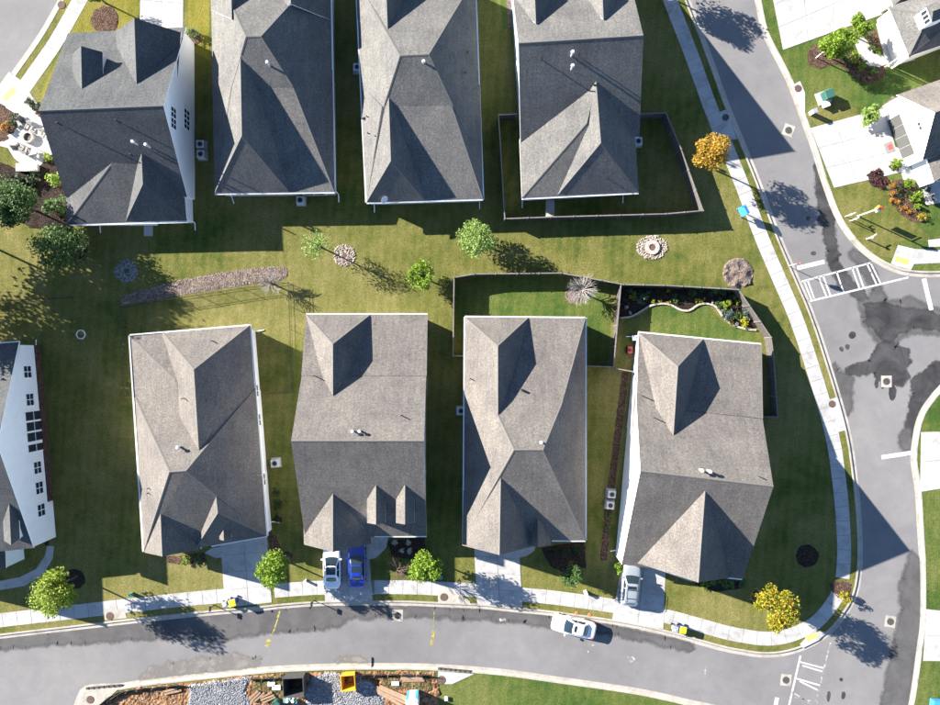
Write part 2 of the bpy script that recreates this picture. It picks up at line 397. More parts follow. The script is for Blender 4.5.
plain('bin_blue', (0.02, 0.03, 0.20), 0.5, 0.3); plain('bin_yellow', (0.450, 0.420, 0.020), 0.5, 0.3); plain('bin_grey', (0.20, 0.22, 0.27), 0.5); plain('bag_white', (0.8, 0.8, 0.8), 0.6)
plain('sign_blue', (0.035, 0.200, 0.400), 0.5, 0.3, var=0.05); plain('sign_red', (0.5, 0.02, 0.02), 0.4); plain('util_green', (0.022, 0.080, 0.062), 0.6); plain('util_teal', (0.060, 0.200, 0.180), 0.6)
plain('plastic_white', (0.620, 0.620, 0.610), 0.5); plain('hopper_yellow', (0.500, 0.260, 0.015), 0.5, var=0.15); plain('toilet_blue', (0.03, 0.25, 0.45), 0.5); plain('lumber', (0.240, 0.160, 0.105), 0.85, 0.1, var=0.25, rand=0.3); plain('silt_black', (0.02, 0.02, 0.022), 0.7)
plain('balloon_red', (0.65, 0.05, 0.02), 0.25, 0.5); plain('balloon_blue', (0.05, 0.2, 0.6), 0.25, 0.5); plain('balloon_yellow', (0.75, 0.6, 0.05), 0.25, 0.5); plain('balloon_orange', (0.75, 0.25, 0.02), 0.25, 0.5)
plain('cushion_dark', (0.06, 0.06, 0.065), 0.8); plain('chair_frame', (0.220, 0.200, 0.180), 0.6); plain('mat_grey', (0.180, 0.165, 0.160), 0.9); plain('mat_red', (0.35, 0.07, 0.06), 0.9)
plain('flower_maroon', (0.09, 0.022, 0.026), 0.9, var=0.4); plain('flower_pink', (0.45, 0.2, 0.22), 0.8, var=0.3); plain('red_plastic', (0.40, 0.03, 0.04), 0.5); plain('orange_mark', (0.360, 0.110, 0.050), 0.8)
LEAF = {
 'lime': [(0, (0.1023, 0.1520, 0.0129)), (0.5, (0.1671, 0.2297, 0.0194)), (1, (0.2643, 0.3140, 0.0402))],
 'lime_deep': [(0, (0.0805, 0.1390, 0.0115)), (0.5, (0.1298, 0.2094, 0.0164)), (1, (0.2143, 0.2939, 0.0270))],
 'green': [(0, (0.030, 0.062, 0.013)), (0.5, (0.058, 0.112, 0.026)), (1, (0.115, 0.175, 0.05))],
 'sage': [(0, (0.0988, 0.1608, 0.0321)), (0.5, (0.1607, 0.2417, 0.0493)), (1, (0.2654, 0.3465, 0.0950))],
 'orange': [(0, (0.2001, 0.1420, 0.0151)), (0.4, (0.2959, 0.1899, 0.0199)), (0.7, (0.3737, 0.1899, 0.0258)), (1, (0.4336, 0.2797, 0.0378))],
 'gold': [(0, (0.10, 0.13, 0.010)), (0.45, (0.22, 0.22, 0.014)), (0.8, (0.34, 0.26, 0.02)), (1, (0.38, 0.19, 0.03))],
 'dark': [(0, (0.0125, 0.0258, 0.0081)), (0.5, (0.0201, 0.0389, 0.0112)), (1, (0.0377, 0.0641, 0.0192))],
 'yellow': [(0, (0.2086, 0.2237, 0.0121)), (0.5, (0.3092, 0.3143, 0.0172)), (1, (0.3998, 0.3797, 0.0373))],
 'blue_green': [(0, (0.0380, 0.0678, 0.0499)), (0.5, (0.0631, 0.1005, 0.0776)), (1, (0.1135, 0.1609, 0.1279))],
 'flame': [(0, (0.0740, 0.0740, 0.0111)), (0.4, (0.3108, 0.1628, 0.0148)), (0.75, (0.4070, 0.1110, 0.0148)), (1, (0.4440, 0.3108, 0.0296))],
 'maroon': [(0, (0.0296, 0.0089, 0.0104)), (0.7, (0.0740, 0.0185, 0.0222)), (1, (0.3108, 0.1480, 0.1480))],
 'pale': [(0, (0.2960, 0.2812, 0.2516)), (0.6, (0.4440, 0.4144, 0.3700)), (1, (0.5550, 0.5328, 0.5032))],
}
for k, s in LEAF.items(): leaf_mat('leaf_'+k, s)
M = MATS

# ------------------------------------------------------------------ the setting: ground, road, lawns
ZR = -0.12
g_ = MB(); g_.poly([(-600, -600), (600, -600), (600, 600), (-600, 600)], None, -0.20)
tag(g_.build('ground', M['lawn']), kind='structure')
g_ = MB(); g_.poly([P(-420, -330)[:2], P(1400, -330)[:2], P(1400, 1050)[:2], P(-420, 1050)[:2]], -0.19, ZR)
road = tag(g_.build('road', M['asphalt']), kind='structure')

C_OUT = [(640,-150),(668,-65),(684,-20),(691,0),(710,49),(730,104),(746,143),(761,180),(780,231),(801,280),(811,303),(821,330),(831.5,362.5),(840,390),(848,418),(853,440),(856.5,463),(861,502),(863.5,545),(862,578),(856.5,600),(848,615),(838,628),(825,640),(804,651),(782,657),(761,658),(740,655),(720,651),(669,637),(622,627),(552,617),(520,614),(482,610),(437,608),(400,606.7),(327,607),(285,609.5),(257,612.5),(200,617.5),(143,623.5),(69,632),(0,640),(-60,648),(-220,672)]
U_OUT = [(150,-160),(100,-75),(75,-32),(57,0),(38,33),(15,66),(0,87),(-40,140),(-120,235)]
E_OUT = [(715,-150),(735,-75),(748,-25),(755,0),(762.5,33),(779,66),(789,87),(802,122.5),(812,150.6),(821,180),(833.6,214),(846,235),(859,250),(876,263),(893,271.5),(910,276),(940,277),(1000,272),(1200,255)]
S_OUT = [(52,760),(73,706),(84.5,686.5),(121,683.6),(139,680.4),(188,675),(260,667.5),(302,665),(349,663.6),(400,663.6),(437,664.5),(499,669),(558,677),(580,680),(640,689),(690,700),(740,713),(860,760)]
R_OUT = [(1100,320),(1000,348),(960,368),(940,385),(928,399),(919.6,412),(914.5,427.7),(912.5,440),(911,460),(915.5,492),(917.7,530),(919.8,566),(919.8,619),(916.6,646.5),(913,674),(908,705),(895,760),(880,820)]
def line_of(pts): return W2([(p.x, p.y) for p in smooth_line([(a, b) for a, b in pts], 7)])
CL, UL, EL, SL, RL = (line_of(x) for x in (C_OUT, U_OUT, E_OUT, S_OUT, R_OUT))
LO = 0.57     # lawns start behind the kerb face
cl = offs(CL, LO); ul = offs(UL, -LO); el = offs(EL, -LO); sl_ = offs(SL, LO); rl = offs(RL, -LO)
def lawn(name, pts, mat='lawn', z=0.0):
    b = MB(); b.poly([(p[0], p[1]) for p in pts], -0.185, z); return tag(b.build(name, M[mat]), kind='structure')
lawn('lawn', cl + [P(-420, 700), P(-420, 300)] + ul[::-1] + [P(200, -330), P(580, -330)])
lawn('lawn', el + [P(1400, 250), P(1400, -330), P(690, -330)], 'lawn_green')
lawn('lawn', sl_ + [P(860, 1050), P(20, 1050)], 'lawn_green')
lawn('lawn', rl + [P(880, 1050), P(1400, 1050), P(1400, 320)], 'lawn_green')

# kerbs: every cast section is a piece of its own, with a gutter and a step
def kerbs(line, sgn, name='kerb', step=3.0):
    b = MB()
    a = offs(line, sgn*0.03); c = offs(line, sgn*0.62)
    for i in range(len(line)-1):
        q = [Vector((v.x, v.y, -0.135)) for v in (a[i], a[i+1], c[i+1], c[i])]
        b.add(q, [(0, 1, 2, 3)] if sgn < 0 else [(3, 2, 1, 0)])
    root = tag(b.build(name, M['joint'], origin=(line[0].x, line[0].y, -0.135)), kind='structure')
    prof = [(0.0, -0.16), (0.0, -0.116), (0.34, -0.105), (0.42, -0.02), (0.46, 0.016), (0.50, 0.024), (0.66, 0.024), (0.66, -0.16)]
    for run in walkline(line, step):
        if not any(-60 < p.x/SC+CX < 1000 and -60 < -p.y/SC+CY < 765 for p in run): continue
        L = sum((run[i+1]-run[i]).length for i in range(len(run)-1))
        if L < 0.4: continue
        d0 = (run[1]-run[0]).normalized()*0.003; d1 = (run[-1]-run[-2]).normalized()*0.003
        run = [run[0]+d0] + run[1:-1] + [run[-1]-d1]
        V = []; F = []; n = len(prof)
        ofl = [offs(run, sgn*o) for o, z in prof]
        for i in range(len(run)):
            for j in range(n): V.append((ofl[j][i].x, ofl[j][i].y, prof[j][1]))
        for i in range(len(run)-1):
            for j in range(n-1):
                f = (i*n+j, i*n+j+1, (i+1)*n+j+1, (i+1)*n+j); F.append(f if sgn < 0 else f[::-1])
        F.append(tuple(range(n))); F.append(tuple((len(run)-1)*n+k for k in range(n))[::-1])
        obj('kerb_section', V, F, M['kerb'], root)
    return root
kerbs(CL, 1); kerbs(UL, -1); kerbs(EL, -1); kerbs(SL, 1, step=2.1); kerbs(RL, -1)

# driveways and walks
def slab_piece(root, quad, z0, z1, mat, name='slab', gap=0.02):
    c = sum((Vector((q[0], q[1], 0)) for q in quad), Vector())/len(quad)
    pts = []
    for q in quad:
        v = Vector((q[0], q[1], 0)); d = (c-v); pts.append(v+d.normalized()*gap*1.5)
    b = MB(); b.poly(pts, z0, z1); return b.build(name, mat, root)
def grid_pad(name, corners, nu, nv, z=0.03, mat='concrete', label=None):
    """corners in pixels: top-left, top-right, bottom-right, bottom-left; nv rows along the length"""
    c = [P(*p) for p in corners]
    b = MB(); b.poly(c, -0.05, z-0.018); root = b.build(name, M['joint'])
    tag(root, kind='structure')
    for i in range(nu):
        for j in range(nv):
            def at(u, v): return (c[0]*(1-u)+c[1]*u)*(1-v)+(c[3]*(1-u)+c[2]*u)*v
            slab_piece(root, [at(i/nu, j/nv), at((i+1)/nu, j/nv), at((i+1)/nu, (j+1)/nv), at(i/nu, (j+1)/nv)], z-0.03, z+rnd.uniform(-.002, .002), M[mat])
    return root
DRIVES = [
 [(220,538),(267,535),(272,602.5),(225,607.5)], [(322,540),(368,540),(373,601),(325,601.5)],
 [(473.5,540),(519,543),(522.5,608),(477,603.5)], [(623,556),(666,563),(663,629.5),(612,619.5)],
 [(141,-60),(184,-60),(183,46),(139.5,40)]]
DRIVES[2][2] = (522.5, 607.5); DRIVES[3][2] = (663.5, 629)
for dp, nv in zip(DRIVES, (4, 3, 4, 4, 5)): grid_pad('driveway', dp, 2, nv, 0.032, 'concrete')
grid_pad('driveway', [(765,-40),(900,-120),(884,14),(783,50)], 4, 4, 0.03, 'concrete_new')
grid_pad('driveway', [(810.5,128),(884,108),(903,172),(834,188)], 3, 3, 0.03, 'concrete_new')
grid_pad('driveway', [(921,432),(1010,430),(1010,478),(920,492)], 4, 2, 0.03, 'concrete_new')
grid_pad('driveway', [(926.5,609),(1010,618),(1010,662),(923,661)], 4, 2, 0.03, 'concrete_new')
DPOLY = [[P(*p) for p in d] for d in DRIVES]
def walk(line, sgn, d0, d1, step=1.55, skip=(), name='sidewalk', mat='concrete', z=0.02):
    a = offs(line, sgn*(d0+0.02)); c = offs(line, sgn*(d1-0.02)); mid = offs(line, sgn*(d0+d1)/2)
    b = MB()
    for i in range(len(line)-1):
        if any(inside(mid[i], poly) or inside(mid[i+1], poly) for poly in skip): continue
        q = [Vector((v.x, v.y, 0.006)) for v in (a[i], a[i+1], c[i+1], c[i])]
        b.add(q, [(0, 1, 2, 3)] if sgn < 0 else [(3, 2, 1, 0)])
    root = tag(b.build(name, M['joint'], origin=(line[0].x, line[0].y, 0)), kind='structure')
    for run in walkline(offs(line, sgn*(d0+d1)/2), step):
        p = run[len(run)//2]
        if not (-50 < p.x/SC+CX < 990 and -50 < -p.y/SC+CY < 755): continue
        if any(inside(p, poly) for poly in skip): continue
        h = (d1-d0)/2
        o1 = offs(run, h); o2 = offs(run, -h)
        slab_piece(root, [(v.x, v.y) for v in o1] + [(v.x, v.y) for v in o2[::-1]], 0.0, z+rnd.uniform(-.003, .003), M[mat])
    return root
gapA = [P(*p) for p in ((832,583),(856,580),(852,596),(838,601))]
walk(CL, 1, 1.33, 2.88, skip=DPOLY+[gapA])
ucut = [P(*p) for p in ((-90,60),(30,60),(22,88),(60,150),(-90,260))]
walk(UL, -1, 1.35, 2.95, skip=[[P(*p) for p in ((-90,75),(10,75),(22,95),(30,150),(-90,260))]])
# lighter corner ramps and aprons
def pad(name, pts, z=0.024, mat='concrete', z0=-0.06, parent=None, kind='structure'):
    b = MB(); b.poly([P(*p)[:2] for p in pts], z0, z); o = b.build(name, M[mat], parent)
    if parent is None: tag(o, kind=kind)
    return o
pad('kerb_ramp', [(9,72),(23,82),(33,98),(46,112),(57,138),(40,128),(20,116),(-6,101),(-6,93)], 0.027, 'concrete_new')
pad('kerb_ramp', [(800,644),(806,638),(816,631),(826,632),(819,640),(803,648)], 0.026, 'concrete')
pad('kerb_ramp', [(829.5,399.5),(837,397),(846.5,430),(838.5,432)], 0.026, 'concrete')
pad('kerb_ramp', [(719.5,112),(726,109.5),(737,139),(730.5,140)], 0.026, 'concrete')
pad('kerb_ramp', [(794.5,84),(800,81),(805,93),(805,117),(803.5,116)], 0.026, 'concrete_new')
pad('kerb_ramp', [(438,590),(452,589),(470,601),(470,604),(438,602)], 0.026, 'kerb')
pad('kerb_ramp', [(104,611),(124,609),(127,618),(105,620)], 0.026, 'kerb')
pad('kerb_ramp', [(438,671),(474,674),(452,684),(438,684)], 0.03, 'concrete')
pad('kerb_ramp', [(83,690),(120,687.5),(100,706),(93,720),(73,720)], 0.03, 'kerb')
# north-east corner ramp and walk, E house walk, garden walks
pad('path', [(891,263.5),(898,245),(915,249),(940,250),(990,246),(990,262),(940,263),(914,264),(911,270),(896,266)], 0.02, 'concrete')
pad('path', [(928,240),(960,236),(960,246),(929,247)], 0.021, 'concrete_new')
pad('path', [(-30,584),(0,581),(20,577),(36,569),(45,556),(47,546),(54,546),(53,558),(43,575),(24,586),(0,590),(-30,593)], 0.021, 'concrete')
pad('path', [(204,553),(212,548),(224,546),(224,557),(216,558)], 0.021, 'concrete')
pad('path', [(366,560),(376,558),(386,548),(389,536),(376,536),(366,540)], 0.022, 'concrete')
pad('path', [(518,558),(527,556),(534,551),(537,544),(518,540)], 0.022, 'concrete')
pad('path', [(663,572),(680,578),(692,582),(692,570),(664,560)], 0.022, 'concrete')
pad('path', [(854.5,43),(862,35),(868,42),(874,54),(883,55),(887,64),(879,67),(869,66),(861,58)], 0.022, 'concrete_new')
pad('path', [(893,146),(904,182),(921,180),(926,205),(960,200),(960,150),(905,150)], 0.018, 'concrete_new')
pad('path', [(876,24),(892,10),(915,60),(888,67),(885,58),(883,52)], 0.017, 'concrete_new')
pad('path', [(144,226),(153,226),(153,236),(144,236)], 0.05, 'concrete')
pad('path', [(546,200),(554.5,200),(554.5,217),(545.5,217)], 0.05, 'concrete')

# tactile plates
for pts in ([(2,98),(13,86),(17,91),(6,102)], [(894.5,261),(896,256),(909,259.5),(908,265)], [(805,637),(816,632.5),(818,636.5),(808,641.5)]):
    pad('tactile_plate', pts, 0.034, 'tactile', 0.0)
    tag(bpy.data.objects[-1] if False else col.objects[-1], kind='structure')

# ------------------------------------------------------------------ paint and stains on the road
def sheet(name, pts, mat, z, parent, jag=0.0, fade=0.0, px=True, rim=0.35):
    """flat marking or stain with a broken outline; 'edge' attribute is 1 inside and falls to 1-fade on the rim"""
    w_ = [P(*p) if px else Vector((p[0], p[1], 0)) for p in pts]
    if jag:
        out = []
        for i in range(len(w_)):
            a, b_ = w_[i], w_[(i+1) % len(w_)]; k = max(1, int((b_-a).length/0.25))
            for j in range(k):
                p = a+(b_-a)*j/k; v = noise.noise_vector(p*0.9+Vector((3, 7, 1)))*jag + noise.noise_vector(p*3.1)*jag*0.4
                out.append(Vector((p.x+v.x, p.y+v.y, 0)))
        w_ = out
    area = sum(w_[i].x*w_[(i+1) % len(w_)].y-w_[(i+1) % len(w_)].x*w_[i].y for i in range(len(w_)))
    if area < 0: w_.reverse()
    n = len(w_)
    V = [(p.x, p.y, z) for p in w_]; F = []
    for t in tessellate_polygon([w_]):
        a, b_, c = (w_[i] for i in t); F.append(tuple(t) if (b_-a).cross(c-a).z > 0 else tuple(reversed(t)))
    E = [1.0]*n
    if fade:   # an outer rim that fades out
        nv = []
        for i in range(n):
            t = (w_[(i+1) % n]-w_[i-1]); t.normalize(); nv.append(w_[i]+Vector((t.y, -t.x, 0))*rim)
        V += [(p.x, p.y, z) for p in nv]; E += [1-fade]*n
        F += [(i, n+i, n+(i+1) % n, (i+1) % n) for i in range(n)]
    o = obj(name, V, F, mat, parent)
    at = o.data.attributes.new('edge', 'FLOAT', 'POINT'); at.data.foreach_set('value', E)
    return o
def strip(name, a, b_, wpx, mat, z=ZR+0.004):
    a = P(*a); b_ = P(*b_); t = (b_-a).normalized(); nrm = Vector((-t.y, t.x, 0))*wpx*SC/2
    return sheet(name, [a+nrm, b_+nrm, b_-nrm, a-nrm], mat, z, road, px=False)
PW = M['paint_white']
Z2 = ZR+0.008
# wide crossing
strip('road_marking', (802,281.5), (872,262.5), 1.7, PW, Z2); strip('road_marking', (810.5,301), (909,277.3), 1.8, PW, Z2)
for (a, b_) in [((804.5,281),(812,300)),((808,280),(815,299.5)),((819,276.5),(827,296.5)),((823.5,275.5),(831,295.5)),((837,271.5),(844,292)),((852.5,267.5),(860,288.5)),((857,266.5),(864,287)),((867.5,263.5),(877,284)),((871,262.5),(881,283)),((839.5,271),(847,291.5))][:9]:
    strip('road_marking', a, b_, 1.6, PW, Z2)
strip('road_marking', (797.5,268), (825,261.5), 4.2, PW, Z2); strip('road_marking', (924.5,278.5), (932,310), 4.6, PW, Z2); strip('road_marking', (882,457.5), (911.5,453), 4.2, PW, Z2)
# worn crossing at the corner
strip('road_marking', (801,656), (789,708), 1.9, PW, Z2); strip('road_marking', (831,643), (815,708), 1.6, M['paint_faint'], Z2)
for (a, b_) in [((801,662.5),(824,668.5)),((803,666),(823,672)),((797,679),(821,686)),((800,681.5),(818,690.5)),((793,697),(818,703)),((795,694),(812,705))]:
    strip('road_marking', a, b_, 1.5, PW if a[0] > 796 else M['paint_faint'], Z2)
strip('road_marking', (777.5,698), (775,712), 4.0, PW, Z2)
# yellow locate marks, scuffs
for a, b_, wd in [((279.5,611),(277.5,618),1.8),((277.5,619),(274.5,628),1.1),((274.5,629),(271,636),0.9),((269,640),(266,647),4.0),((433.5,631),(431.5,646),3.0),((434,612),(433.5,630),0.7),((253,660),(300,656),0.8)][:6]:
    strip('road_marking', a, b_, wd, M['paint_yellow'], Z2)
for (x, y, r1, r2) in [(630,660,5,3),(503,620,3.5,2),(637,652,2,1.5),(637,664,2,1),(472,629,1,5),(706,672,1,6),(590,645,6,0.7),(588,649,0.7,5)]:
    sheet('road_scuff', [(x+r1*math.cos(t), y+r2*math.sin(t)) for t in [k*0.6 for k in range(10)]], M['paint_faint'], Z2, road, 0.1, 0.4)
STAINS = []
def stain(pts, mat='wet', z=ZR+0.004, jag=0.28, fade=0.75, name='wet_patch', rim=1.0): STAINS.append(1); return sheet(name, pts, M[mat], z+0.00013*len(STAINS), road, jag, 1.0 if mat == 'damp' else fade, rim=rim)
stain([(818,160),(826,178),(828,205),(834,214),(832,228),(838,262),(844,275),(858,288),(868,300),(866,304),(852,292),(838,280),(832,264),(827,232),(821,205),(817,180)])
stain([(862,303),(873,299),(876,288),(863,268),(853,253),(857,251),(868,263),(879,286),(884,302),(902,305),(911,300),(926,308),(945,314),(945,331),(918,330),(900,335),(894,344),(885,346),(876,333),(868,322)], 'damp')
stain([(866,305),(880,304),(900,310),(925,313),(945,318),(945,327),(915,326),(897,331),(889,344),(886,340),(878,330),(870,320)])
stain([(886,343),(894,344),(895,350),(906,352),(909,361),(905,369),(908,377),(898,384),(890,378),(884,374),(878,378),(876,372),(862,371),(850,373),(849,369),(872,362),(874,355)])
stain([(942,364),(928,371),(919,378),(914,386),(917,392),(912,405),(908,425),(910,434),(913.5,436),(915.5,427),(921,411),(930,397),(942,384)])
stain([(833,366),(836,373),(843,375),(849,378),(849,392),(848,412),(846.5,414),(840,391)], 'damp')
stain([(903,437),(910,430),(912,446),(905,448)], 'damp')
for (x, y, a, b_) in [(893,393,3.2,7.5),(853,335,3,3),(847.5,346.5,1.6,2),(841.5,349,1.3,1.5),(883,383,1.5,5),(877,384,1.2,4),(809,218,1.6,1.5),(814,253,1.8,1.4),(840,254,1.2,1.2),(829,697,1.2,5),(844,696,1.4,3),(841.5,680,1.2,1.2)]:
    stain([(x+a*math.cos(k*0.449), y+b_*math.sin(k*0.449)) for k in range(14)], jag=0.09, fade=0.6, rim=0.18)
stain([(914,556),(918.5,560),(918.8,619),(915,648),(911.5,674),(906,712),(884,712),(889,680),(896,648),(905,610),(904,590),(908,572)], 'damp', ZR+0.0045)
stain([(-20,641),(60,632.5),(143,624),(257,613),(327,607.5),(420,608.5),(500,613),(560,619),(690,645),(690,649),(620,633),(560,624),(500,618),(420,613.5),(355,615),(335,624),(300,628),(262,631),(215,638),(190,635),(150,635),(90,640),(40,642),(-20,648)], 'damp', jag=0.4)
stain([(138,682),(170,676),(222,671),(258,667),(262,660),(230,655),(190,663),(150,668)], 'dust', ZR+0.005, 0.6, 0.6, 'dust_patch')
stain([(335,662),(365,660),(352,655)], 'dust', ZR+0.005, 0.3, 0.6, 'dust_patch')

# manholes and covers
def manhole(px, py, label, square=True, z=ZR+0.008, ang=0.0, rust=False, r=0.32):
    p = P(px, py); b = MB()
    root = empty('manhole', (p.x, p.y, z), label, 'manhole')
    if square:
        b.box((p.x, p.y, z-0.004), (1.15, 1.25, 0.02), ang); b.build('collar', M['kerb'], root)
    b = MB(); b.cyl((p.x, p.y, z-0.01), r, 0.03, 20)
    for k in range(-2, 3): b.box((p.x, p.y+k*0.11, z+0.022), (0.42-abs(k)*0.06, 0.05, 0.006), 0)
    b.build('cover', M['iron_rust' if rust else 'iron_dark'], root)
    b = MB(); b.ring((p.x, p.y, z-0.008), r+0.012, r+0.06, 0.026, 20); b.build('cover_ring', M['iron_dark'], root)
manhole(789,130,'manhole with square concrete collar in the asphalt near the green utility cabinet lawn', ang=-0.35)
manhole(887,381.5,'manhole in square collar amid the dark wet stain at the junction')
manhole(891,622,'manhole with pale square collar in the asphalt by the tree shadow', ang=-0.15)
manhole(786.5,680.5,'manhole with square collar beside the worn corner crossing lines', ang=-0.1)
manhole(397.5,616,'manhole with square collar just off the kerb near the blue car driveway')
manhole(725.5,117.5,'round iron cover in the sidewalk apron near the orange tree', False, 0.028)
manhole(798,88.5,'round rusty cover in white apron beside the green cabinet lawn', False, 0.028, rust=True)
manhole(832,404,'round rusty cover in the kerb ramp along the curved sidewalk', False, 0.028, rust=True)
manhole(444,597,'round rusty cover in the sidewalk apron left of an empty driveway', False, 0.028, rust=True, r=0.36)
manhole(110,616,'round rusty cover set in concrete on the grass strip near the lime tree', False, 0.028, rust=True, r=0.36)
manhole(61.5,5,'round rusty cover in pavement near the house with the fire pit plaza', False, 0.03, rust=True, r=0.36)
manhole(90.5,699.5,'round rusty cover in the storm inlet apron beside the red clay', False, 0.032, rust=True, r=0.36)
manhole(441.5,680,'round rusty cover in the storm inlet apron beside the portable toilet', False, 0.032, rust=True, r=0.4)
# dark throats of the two storm inlets
for (a, b_, lb) in [((86,688.5),(121.5,685.2),'black storm drain throat in the kerb beside the red clay lot'), ((438,668.5),(472,671.5),'black storm drain throat in the kerb beside the portable toilet')]:
    A = P(*a); B = P(*b_); t = B-A; b = MB(); c = (A+B)/2
    b.box((c.x, c.y, 0.0), (t.length, 0.24, 0.075), math.atan2(t.y, t.x))
    for k in range(7): q = A+t*((k+0.5)/7); b.box((q.x, q.y, 0.05), (0.06, 0.26, 0.06), math.atan2(t.y, t.x))
    tag(b.build('storm_drain', M['iron_dark']), lb, 'storm drain')

# ------------------------------------------------------------------ houses
class House:
    """roof blocks are convex solids traced from (pixel, pixel, height) points; walls stand inside their eaves"""
    def __init__(s, name, label, cat, theta, blocks, roof='brown', wall='siding_white', over=0.35, nowall=(), base=None, wallmap=None, group=None):
        s.th = R(theta); s.u = Vector((math.cos(s.th), math.sin(s.th), 0)); s.v = Vector((-math.sin(s.th), math.cos(s.th), 0))
        s.blocks = [[P(*p) for p in b] for b in blocks]
        main = s.blocks[0]
        c = sum(main, Vector())/len(main); c.z = 0
        s.root = empty(name, c, label, cat, group)
        s.cap = M['cap_'+roof]; s.shm = M['shingle_'+roof]; s.ext = []
        rb = MB(); caps = []; wb = MB(); planes = []
        for i, b in enumerate(s.blocks):
            lift = 0.006*i
            pts = [p+Vector((0, 0, lift)) for p in b]
            zmin = min(p.z for p in pts)
            low = [Vector((p.x, p.y, p.z-0.2)) for p in pts if p.z < zmin+0.75]
            f0 = len(rb.F)
            caps += [c_+(i,) for c_ in rb.hull(pts+low, lambda n: 0 if n.z > 0.15 else 1, 0.2)]
            pl = []
            for f in rb.F[f0:]:
                p0, p1, p2 = (rb.V[k] for k in f[:3]); pl.append((p0, (p1-p0).cross(p2-p0).normalized()))
            planes.append(pl)
            us = [p.dot(s.u) for p in b]; vs_ = [p.dot(s.v) for p in b]
            ins = over+0.007*i
            u0, u1, v0, v1 = min(us)+ins, max(us)-ins, min(vs_)+ins, max(vs_)-ins
            s.ext.append((u0, u1, v0, v1, zmin))
            if i in nowall: continue
            wp = []
            for p in b:
                uu = min(max(p.dot(s.u), u0), u1); vv = min(max(p.dot(s.v), v0), v1)
                q = s.u*uu+s.v*vv
                wp.append(Vector((q.x, q.y, p.z-0.27)))
                if p.z < zmin+0.75: wp.append(Vector((q.x, q.y, 0.0)))
            wb.hull(wp)
        s.roof = rb.build('roof', [s.shm, M['trim']], s.root)
        for a, b_, n1, n2, bi in caps:
            K = 40; vis = []
            for k in range(K+1):
                q = a+(b_-a)*(k/K)
                vis.append(all(j == bi or (s.height(pl, q) is None or s.height(pl, q) < q.z-0.1) for j, pl in enumerate(planes)))
            best = (0, 0); k = 0
            while k <= K:
                if vis[k]:
                    e = k
                    while e < K and vis[e+1]: e += 1
                    if e-k > best[1]-best[0]: best = (k, e)
                    k = e
                k += 1
            a, b_ = a+(b_-a)*(best[0]/K), a+(b_-a)*(best[1]/K)
            if (a-b_).length < 0.8: continue
            mb = MB(); t = (b_-a).normalized(); up = (n1+n2).normalized()
            e1 = t.cross(n1).normalized(); e1 = e1 if e1.dot(n2) < 0 else -e1
            e2 = t.cross(n2).normalized(); e2 = e2 if e2.dot(n1) < 0 else -e2
            k = 0.02; V = []
            for q in (a, b_): V += [q+up*(k+0.012), q+e1*0.13+n1*k, q+e2*0.13+n2*k]
            mb.add(V, [(0, 1, 4, 3), (0, 3, 5, 2), (1, 2, 5, 4), (0, 2, 1), (3, 4, 5)])
            mb.build('ridge_cap', s.cap, s.roof)
        s.wall = wb.build('wall', M[wall], s.root)
    @staticmethod
    def height(pl, q):
        """height of a convex block's top over a point, None outside its plan"""
        z = 1e9
        for p, n in pl:
            if n.z > 0.05: z = min(z, p.z-((q.x-p.x)*n.x+(q.y-p.y)*n.y)/n.z)
            elif abs(n.z) <= 0.05 and (q-p).x*n.x+(q-p).y*n.y > 0.01: return None
        return z
    def pt(s, u, v, z):
        q = s.u*u+s.v*v; return Vector((q.x, q.y, z))
    def frame(s, side, blk=0):
        """start point, along, outward of a wall"""
        u0, u1, v0, v1, _ = s.ext[blk]
        if side == 'right': return s.pt(u1, 0, 0), s.v, s.u, (v0, v1)
        if side == 'left': return s.pt(u0, 0, 0), s.v, -s.u, (v0, v1)
        if side == 'top': return s.pt(0, v1, 0), s.u, s.v, (u0, u1)
        return s.pt(0, v0, 0), s.u, -s.v, (u0, u1)
    def window(s, side, at, z, w_, h, blk=0, grid=(2, 1), name='window', pane='glass', trim='trim'):
        """at: pixel x (top/bottom walls) or y (left/right walls) of the window's middle, seen at its own height"""
        o, al, out, (a0, a1) = s.frame(side, blk)
        best = None
        for k in range(400):
            t = a0+(a1-a0)*k/399; q = o+al*t; q.z = z+h/2; f = SC*(1-q.z/HC)
            c = q.x/f+CX if side in ('top', 'bottom') else CY-q.y/f
            if best is None or abs(c-at) < best[0]: best = (abs(c-at), t)
        t = best[1]; c = o+al*t; c.z = z+h/2; rz = math.atan2(al.y, al.x)
        b = MB(); fw = 0.07
        for sx in (-1, 1): b.box(c+al*(sx*(w_/2+fw/2))+out*0.03, (fw, 0.06, h+2*fw), rz)
        for sz in (-1, 1): b.box(c+Vector((0, 0, sz*(h/2+fw/2)))+out*0.032, (w_-0.004, 0.058, fw), rz)
        for k in range(1, grid[0]): b.box(c+al*(w_*(k/grid[0]-0.5))+out*0.026, (0.06, 0.05, h-0.004), rz)
        for k in range(1, grid[1]): b.box(c+Vector((0, 0, h*(k/grid[1]-0.5)))+out*0.024, (w_-0.004, 0.045, 0.05), rz)
        fr = b.build(name, M[trim], s.root)
        for i in range(grid[0]):
            for j in range(grid[1]):
                g = MB(); pw = w_/grid[0]; ph = h/grid[1]
                g.box(c+al*((i+0.5)*pw-w_/2)+Vector((0, 0, (j+0.5)*ph-h/2))+out*0.012, (pw-0.062, 0.016, ph-0.056), rz)
                g.build('pane', M[pane], fr)
        return fr
